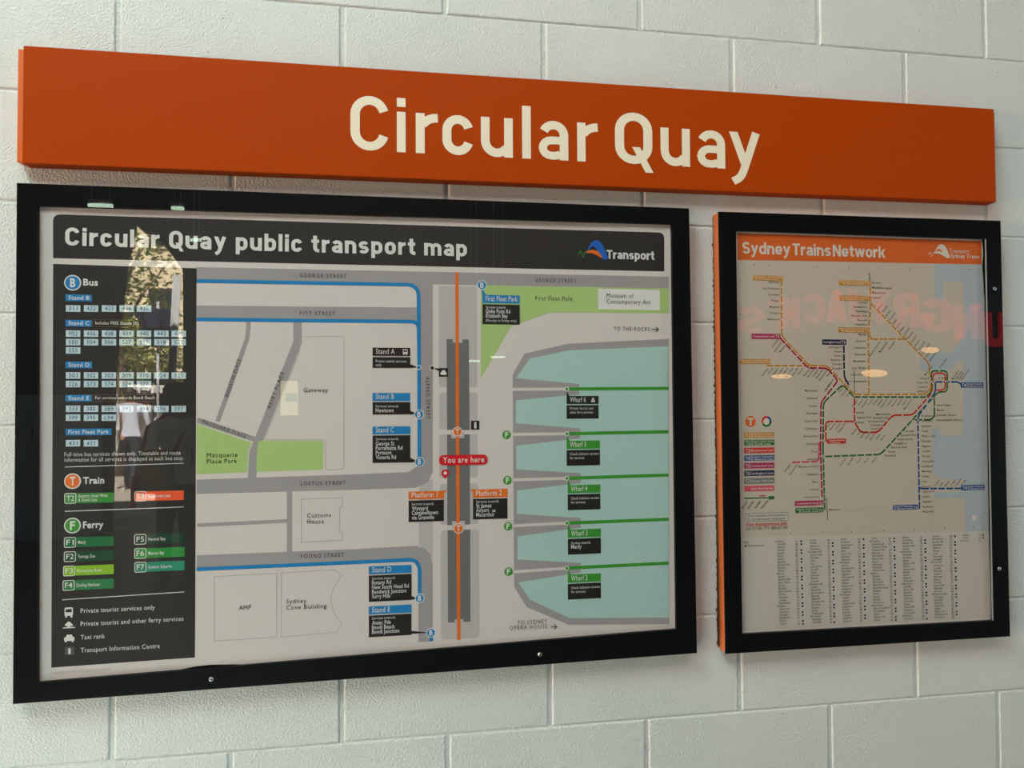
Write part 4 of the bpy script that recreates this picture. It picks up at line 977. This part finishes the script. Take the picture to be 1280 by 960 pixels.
for k, (x, y, w, h) in enumerate(((985, 470, 26, 6), (1102, 466, 34, 10), (1172, 437, 22, 8))):
    a = MR(x - w / 2, y, YW - .3); b = MR(x + w / 2, y, YW - .3); c = (a + b) / 2; r = (b.x - a.x) / 2; hh = (MR(x, y - h / 2, YW - .3).z - c.z)
    l = empty('wall_lamp', (c.x, -YW, c.z), 'oval warm wall lamp glowing %s' % ('below the K of the red shop letters', 'below the Y of the red shop letters, the widest', 'below the G of the red shop letters')[k], 'lamp', 'lamps on the far wall')
    bm = bmesh.new(); bmesh.ops.create_uvsphere(bm, u_segments=20, v_segments=10, radius=1)
    for v in bm.verts: v.co = Vector((c.x + v.co.x * r, -YW + .16 + v.co.y * .05, c.z + v.co.z * hh))
    adopt(frombm('lamp_lens', bm, M_WARM, smooth=True), l)
    adopt(box('lamp_bracket', c.x - r * .3, c.x + r * .3, -YW + .001, -YW + .12, c.z - hh * .5, c.z + hh * .5, M_DARKM, .005), l)
for k, (x0, x1, y, t) in enumerate(((111, 141, 256, 'at the upper left corner of the large case'), (214, 229, 260, 'above the heading of the large map, shorter'), (238, 252, 300, 'over the word Quay of the map heading'), (586, 600, 451, 'over the park of the map, left of a pair'), (614, 632, 446, 'over the park of the map, right of a pair'))):
    a, b = MR(x0, y, 6.6), MR(x1, y, 6.6)
    l = empty('tube_light', ((a.x + b.x) / 2, -6.6, a.z), 'slim fluorescent tube light mirrored ' + t, 'light', 'tube lights over the concourse')
    bm = bmesh.new(); tube(bm, [(a.x, -6.6, a.z), (b.x, -6.6, a.z)], .018 if k < 3 else .010, 10); adopt(frombm('tube', bm, M_TUBE, smooth=True), l)
    adopt(box('housing', a.x, b.x, -6.64, -6.56, a.z + .02, a.z + .05, M_METAL, .004), l)
    for xx in (a.x + .03, b.x - .03): adopt(box('drop_rod', xx - .004, xx + .004, -6.604, -6.596, a.z + .05, ZC - .0005, M_METAL), l)
a, b = MR(350, 519, YW - .1), MR(371, 476, YW - .1); g0, g1 = MR(356, 502, YW - .13), MR(371, 491, YW - .13)
mb = empty('lit_notice', ((a.x + b.x) / 2, -YW, a.z), 'glowing cream notice with a green strip, mirrored beside the word Gateway', 'notice')
adopt(box('lit_panel', a.x, b.x, -YW + .001, -YW + .1, a.z, b.z, M_LIT, .006), mb); adopt(box('green_strip', g0.x, g1.x, -YW + .09, -YW + .12, g0.z, g1.z, M_LITG, .004), mb)
a, b = MR(16, 582, YW - .4), MR(112, 494, YW - .4)
cb = empty('standin_cabinet', ((a.x + b.x) / 2, -YW + .2, ZF), 'low blue-grey cabinet against the far wall, mirrored left in the large case', 'cabinet')  # invented box, supplies the faint bluish window reflection in the glass
M_CAB = mat('blue_grey_enamel', (132, 156, 172), rough=.5)
adopt(box('cabinet_body', a.x, b.x, -YW + .002, -YW + .4, ZF + .001, b.z, M_CAB, .01), cb)
for i in range(3):
    x0 = a.x + (b.x - a.x) * i / 3 + .01; x1 = a.x + (b.x - a.x) * (i + 1) / 3 - .01
    d = adopt(box('cabinet_door', x0, x1, -YW + .4, -YW + .412, ZF + .06, b.z - .03, M_CAB, .003), cb)
    h = box('door_handle', x1 - .05, x1 - .035, -YW + .412, -YW + .43, b.z - .5, b.z - .35, M_DARKM, .002); h.parent = d

# street: pole, folded parasol, trees, pale building, van
M_BARK = mat('bark', (122, 104, 84), rough=.9, var=(8, .35), bump=(40, .6)); M_LEAF = mat('leaf_green', (134, 142, 62), rough=.6, var=(5, .35)); M_LEAF2 = mat('leaf_dark', (52, 74, 36), rough=.6, var=(5, .3))
M_BUILD = mat('pale_sandstone', (236, 220, 186), rough=.85, var=(1.5, .15))


def tree(loc, h, spread, n, m, label, seed, low=.35):
    rnd = random.Random(seed)
    t = empty('street_tree', loc, label, 'tree', 'trees on the street')
    bm = bmesh.new(); tip = Vector((rnd.uniform(-.3, .3), rnd.uniform(-.2, .2), h * .62))
    P = [Vector((0, 0, 0)), Vector((.05, 0, h * .2)), Vector((-.04, .03, h * .4)), tip]
    tube(bm, P, [.15, .12, .10, .06], 10)
    ends = []
    for k in range(9):
        s_ = P[2].lerp(tip, rnd.uniform(-.2, 1)); e = s_ + Vector((rnd.uniform(-1, 1) * spread, rnd.uniform(-1, 1) * spread, rnd.uniform(.05, .38) * h))
        tube(bm, [s_, s_.lerp(e, .5) + Vector((0, 0, .12)), e], [.05, .03, .012], 6); ends.append(e); ends.append(s_.lerp(e, .6))
    frombm('trunk', bm, M_BARK, t, True)
    vs = []; fs = []
    for i in range(n):
        c = ends[i % len(ends)]; p = c + Vector((rnd.gauss(0, .32), rnd.gauss(0, .32), rnd.gauss(0, .26))) * spread
        if p.z < h * low: p.z = h * low + rnd.random() * .4
        u = Vector((rnd.gauss(0, 1), rnd.gauss(0, 1), rnd.gauss(0, .6))).normalized(); w = u.orthogonal().normalized(); L = rnd.uniform(.05, .10)
        j = len(vs); vs += [p - u * L, p + w * L * .45, p + u * L, p - w * L * .45]; fs.append((j, j + 1, j + 2, j + 3))
    meobj('foliage', vs, fs, m, t, 'stuff')
    return t


tree((-4.9, -14.8, ZF - .02), 5.2, 1.1, 1500, M_LEAF, 'leafy olive-green street tree mirrored behind the left of the map heading', 3)
tree((-6.5, -18.6, ZF - .02), 6.4, 1.3, 1500, M_LEAF, 'taller pale green tree farther along the street behind the first', 5)
tree((-6.9, -22.4, ZF - .02), 3.8, 1.2, 3000, M_LEAF2, 'dark green low tree farthest along the street', 9, .25)
bld = empty('street_building', (-7, -25, ZF - .02), 'pale sandstone building across the street behind the trees', 'building')
adopt(box('facade', -16, 2, -28, -25, ZF - .01, 7.5, M_BUILD, .05), bld)
M_WIN = mat('dark_window_glass', lincol=(.03, .035, .04, 1), rough=.1)
for r_ in range(3):
    for c in range(9):
        x = -15.2 + c * 1.9; z = ZF + .9 + r_ * 2.9
        f = adopt(box('window', x, x + 1.0, -25.0, -24.95, z, z + 1.6, M_BUILD, .01), bld); p = box('pane', x + .08, x + .92, -24.95, -24.94, z + .08, z + 1.52, M_WIN); p.parent = f
a = MR(206, 485, 9.2); a.z = ZF - .02; b = MR(222, 345, 9.2)
pole = empty('street_pole', a, 'leaning grey metal pole at the edge of the opening', 'pole')
bm = bmesh.new(); tube(bm, [Vector((0, 0, 0)), b - a], .055, 12); frombm('pole_shaft', bm, M_METAL, pole, True)
bm = bmesh.new(); tube(bm, [(b - a) * .55 + Vector((-.08, .05, 0)), (b - a) * .56 + Vector((.08, .05, 0))], .02, 8); frombm('clamp', bm, M_METAL, pole, True)
c = MR(197, 470, 10.2); top = MR(197, 384, 10.2); bot = MR(199, 432, 10.2)
um = empty('folded_parasol', (c.x, c.y, ZF - .02), 'half-folded dark navy parasol hanging on its mast, mirrored beside the route numbers', 'parasol')
bm = bmesh.new(); tube(bm, [(0, 0, 0), (0, 0, top.z - ZF + .1)], .02, 8); frombm('mast', bm, M_METAL, um, True)
bm = bmesh.new(); n = 16; hz = top.z - ZF; hb = bot.z - ZF
rings = []
for z, r in ((hz, .03), (hz - .04, .26), (hz - .3, .20), (hb, .07)):
    rings.append([bm.verts.new((r * (1 + .18 * (k % 2)) * math.cos(2 * math.pi * k / n), r * (1 + .18 * (k % 2)) * math.sin(2 * math.pi * k / n), z)) for k in range(n)])
for A_, B_ in zip(rings, rings[1:]):
    for k in range(n): bm.faces.new((A_[k], A_[(k + 1) % n], B_[(k + 1) % n], B_[k]))
frombm('canopy', bm, mat('navy_canvas', (58, 56, 84), rough=.8), um)
# white van
M_VAN = mat('white_car_paint', (236, 236, 234), rough=.3, coat=.5); M_RUB = mat('tyre_rubber', lincol=(.015, .015, .015, 1), rough=.8)
van = empty('white_van', (-4.3, -17.2, ZF - .02), 'white van parked along the street behind the walking pair', 'van')
bm = bmesh.new(); pr = [(-1.4, .30), (1.5, .30), (1.55, .8), (1.3, 1.05), (.9, 1.86), (-1.35, 1.9)]
L_ = [bm.verts.new((x, -.75, z)) for x, z in pr]; R_ = [bm.verts.new((x, .75, z)) for x, z in pr]
bm.faces.new(L_); bm.faces.new(R_[::-1])
for i in range(len(pr)): bm.faces.new((L_[i], L_[(i + 1) % 6], R_[(i + 1) % 6], R_[i]))
bmesh.ops.bevel(bm, geom=bm.edges[:], offset=.05, segments=2, affect='EDGES'); frombm('van_body', bm, M_VAN, van)
for x in (-.9, 1.0):
    for y in (-.72, .72):
        bm = bmesh.new(); tube(bm, [(x, y - .08, .30), (x, y + .08, .30)], .30, 20); frombm('wheel', bm, M_RUB, van)
box('side_window', .1, .85, .74, .76, 1.15, 1.7, M_WIN, .01, van); box('load_window', -1.2, -.1, .74, .76, 1.15, 1.7, M_WIN, .01, van)

# people on the street and in the opening
M_SKIN = mat('skin', (196, 146, 118), rough=.6); M_HAIR = mat('dark_hair', (34, 26, 22), rough=.7, bump=(60, .6)); M_SHOE = mat('black_shoe', (24, 22, 22), rough=.4)


def person(loc, rz, H, top_m, leg_m, label, stride=.10, armswing=.07, bend=0, hair='short', hold=False):
    root = empty('person', loc, label, 'person'); root.rotation_euler.z = rz
    V = []; E_ = []; Rr = []
    def v(x, y, z, r, p=None, ry=None):
        V.append((x * H, y * H, z * H)); Rr.append((r * H, (ry or r) * H))
        if p is not None: E_.append((p, len(V) - 1))
        return len(V) - 1
    pel = v(0, 0, .525, .078, None, .060); sp = v(0, bend * .3, .60, .068, pel, .052); ch = v(0, bend * .7, .70, .082, sp, .058); ub = v(0, bend, .785, .070, ch, .048)
    nk = v(0, bend + .004, .845, .030, ub); hd = v(0, bend + .012, .895, .046, nk, .050); tp = v(0, bend + .008, .955, .038, hd, .044)
    nose = v(0, bend + .070, .900, .008, hd)
    wr = []
    for s_ in (-1, 1):
        hp = v(s_ * .052, 0, .49, .058, pel, .056); kn = v(s_ * .054, s_ * stride * .55 + .012, .275, .036, hp); an = v(s_ * .05, s_ * stride - .01, .045, .024, kn); v(s_ * .054, s_ * stride + .075, .018, .020, an)
        sh = v(s_ * .115, bend, .795, .036, ub); fw = .10 if (hold and s_ > 0) else 0
        el = v(s_ * .145, bend - s_ * armswing * .6 - .01, .625, .026, sh); w_ = v(s_ * (.135 if not fw else .07), bend - s_ * armswing + .03 + fw, .49 if not fw else .66, .016, el); wr.append(w_)
        wx, wy, wz = (V[w_][k] / H for k in range(3)); dz = -1 if not fw else .6
        pm_ = v(wx, wy + .006, wz + dz * .032, .015, w_, .010)
        for k, (o_, l_) in enumerate(((-.012, .034), (-.004, .040), (.004, .037), (.011, .030))):
            f1 = v(wx + s_ * .002, wy + .006 + o_, wz + dz * (.032 + l_ * .6), .0046, pm_); v(wx - s_ * .008, wy + .008 + o_, wz + dz * (.034 + l_), .0042, f1)
        t1 = v(wx - s_ * .010, wy + .022, wz + dz * .036, .0052, pm_); v(wx - s_ * .014, wy + .028, wz + dz * .052, .0046, t1)
    me = bpy.data.meshes.new('tmp'); me.from_pydata(V, E_, []); o = bpy.data.objects.new('tmp', me); C.objects.link(o)
    md = o.modifiers.new('s', 'SKIN'); o.modifiers.new('u', 'SUBSURF').levels = 2
    if not me.skin_vertices: 
        me.attributes  # the modifier needs its layer
        bmx = bmesh.new(); bmx.from_mesh(me); bmx.verts.layers.skin.verify(); bmx.to_mesh(me); bmx.free()
    for sv, r in zip(me.skin_vertices[0].data, Rr): sv.radius = r
    me.skin_vertices[0].data[pel].use_root = True
    bpy.context.view_layer.update(); dg = bpy.context.evaluated_depsgraph_get()
    b = bpy.data.meshes.new_from_object(o.evaluated_get(dg)); bpy.data.objects.remove(o); b.name = 'body'
    b.materials.clear()
    for m in (M_SKIN, top_m, leg_m, M_SHOE): b.materials.append(m)
    W_ = [Vector(V[k]) for k in wr]
    for p in b.polygons:
        c = p.center; hand = min((c - q).length for q in W_) < .085 * H and c.z < max(q.z for q in W_) + .09 * H and not (abs(c.x) < .09 * H and c.z < .5 * H and (c - min(W_, key=lambda q: (c - q).length)).length > .06 * H)
        p.material_index = 0 if (c.z > .828 * H and abs(c.x) < .06 * H) or hand else 3 if c.z < .04 * H else 2 if c.z < .515 * H and abs(c.x) < .115 * H else 1
        p.use_smooth = True
    body = link('body', b, root)
    eye = mat('eye_dark', (30, 24, 20), rough=.2)
    for s_ in (-1, 1):
        bm = bmesh.new(); bmesh.ops.create_uvsphere(bm, u_segments=10, v_segments=6, radius=.0065 * H, matrix=Matrix.Translation((s_ * .018 * H, (bend + .058) * H, .912 * H))); frombm('eye', bm, eye, root, True)
        bm = bmesh.new(); bmesh.ops.create_uvsphere(bm, u_segments=10, v_segments=6, radius=1, matrix=Matrix.Translation((s_ * .049 * H, (bend + .006) * H, .902 * H)) @ Matrix.Diagonal((.006 * H, .011 * H, .017 * H, 1))); frombm('ear', bm, M_SKIN, root, True)
    bm = bmesh.new(); bmesh.ops.create_uvsphere(bm, u_segments=8, v_segments=6, radius=1, matrix=Matrix.Translation((0, (bend + .059) * H, .877 * H)) @ Matrix.Diagonal((.014 * H, .006 * H, .004 * H, 1))); frombm('mouth', bm, mat('lips', (160, 84, 78), rough=.5), root, True)
    bm = bmesh.new(); bmesh.ops.create_uvsphere(bm, u_segments=24, v_segments=16, radius=1)
    R_ = (.060, .066, .062) if hair == 'short' else (.072, .078, .080)
    for q in bm.verts:
        x, y, z = q.co; k = 1 + .06 * math.sin(9 * x + 7 * z) * (hair != 'short')
        if y > .25 and z < .45: y = .25 + (y - .25) * .1; k *= .97
        lo = .6 if hair == 'short' else 1.35
        q.co = Vector((x * R_[0] * k * H, (bend - .004 + y * R_[1] * k - (.012 if y < 0 else 0)) * H, (.925 + (z * R_[2] if z > 0 else z * R_[2] * lo)) * H))
    frombm('hair', bm, M_HAIR, root, True)
    return root


p1 = MR(162, 600, 12.0); p2 = MR(181, 600, 12.6)
person((p1.x, p1.y, ZF - .02), math.pi, 1.76, mat('white_shirt', (214, 218, 236), rough=.8), mat('dark_trousers', (34, 36, 46), rough=.8), 'person in white shirt and dark trousers walking away, mirrored in the legend')
person((p2.x, p2.y, ZF - .02), math.pi, 1.72, mat('grey_suit', (104, 96, 96), rough=.8), mat('grey_suit_trousers', (98, 90, 90), rough=.8), 'person in grey suit walking away beside the person in white shirt', hair='short')
p3 = MR(222, 600, 4.6)
girl = person((p3.x, p3.y, ZF), 2.2, 1.60, mat('grey_tee', (176, 182, 196), rough=.85), mat('dark_skirt_leggings', (40, 36, 40), rough=.85), 'person with bushy dark hair and grey top, mirrored at the right of the legend', stride=.02, armswing=.02, bend=.02, hair='long', hold=True)
bag = empty('shoulder_bag', (p3.x - .10, p3.y + .21, ZF + .80), 'olive shoulder bag on a dark red strap hung on the nearby person', 'bag')
bm = bmesh.new(); boxbm(bm, -.15, .15, -.055, .055, -.02, .30, .045, 3)
for v in bm.verts: v.co.x *= 1 - .25 * max(0, v.co.z / .3); v.co.y *= 1 - .3 * max(0, v.co.z / .3)
frombm('bag_body', bm, mat('olive_canvas', (112, 110, 88), rough=.9), bag, True)
bm = bmesh.new(); tube(bm, [(-.10, 0, .26), (-.08, -.06, .46), (.03, -.17, .56), (.16, -.26, .48), (.12, 0, .26)], .014, 8); frombm('strap', bm, mat('dark_red_strap', (120, 22, 34), rough=.7), bag, True)
bm = bmesh.new(); tube(bm, [(-.13, .05, .12), (-.12, .08, 0), (-.12, .08, -.12)], [.012, .018, .020], 8); frombm('tassel', bm, mat('red_tassel', (168, 20, 34), rough=.7), bag, True)
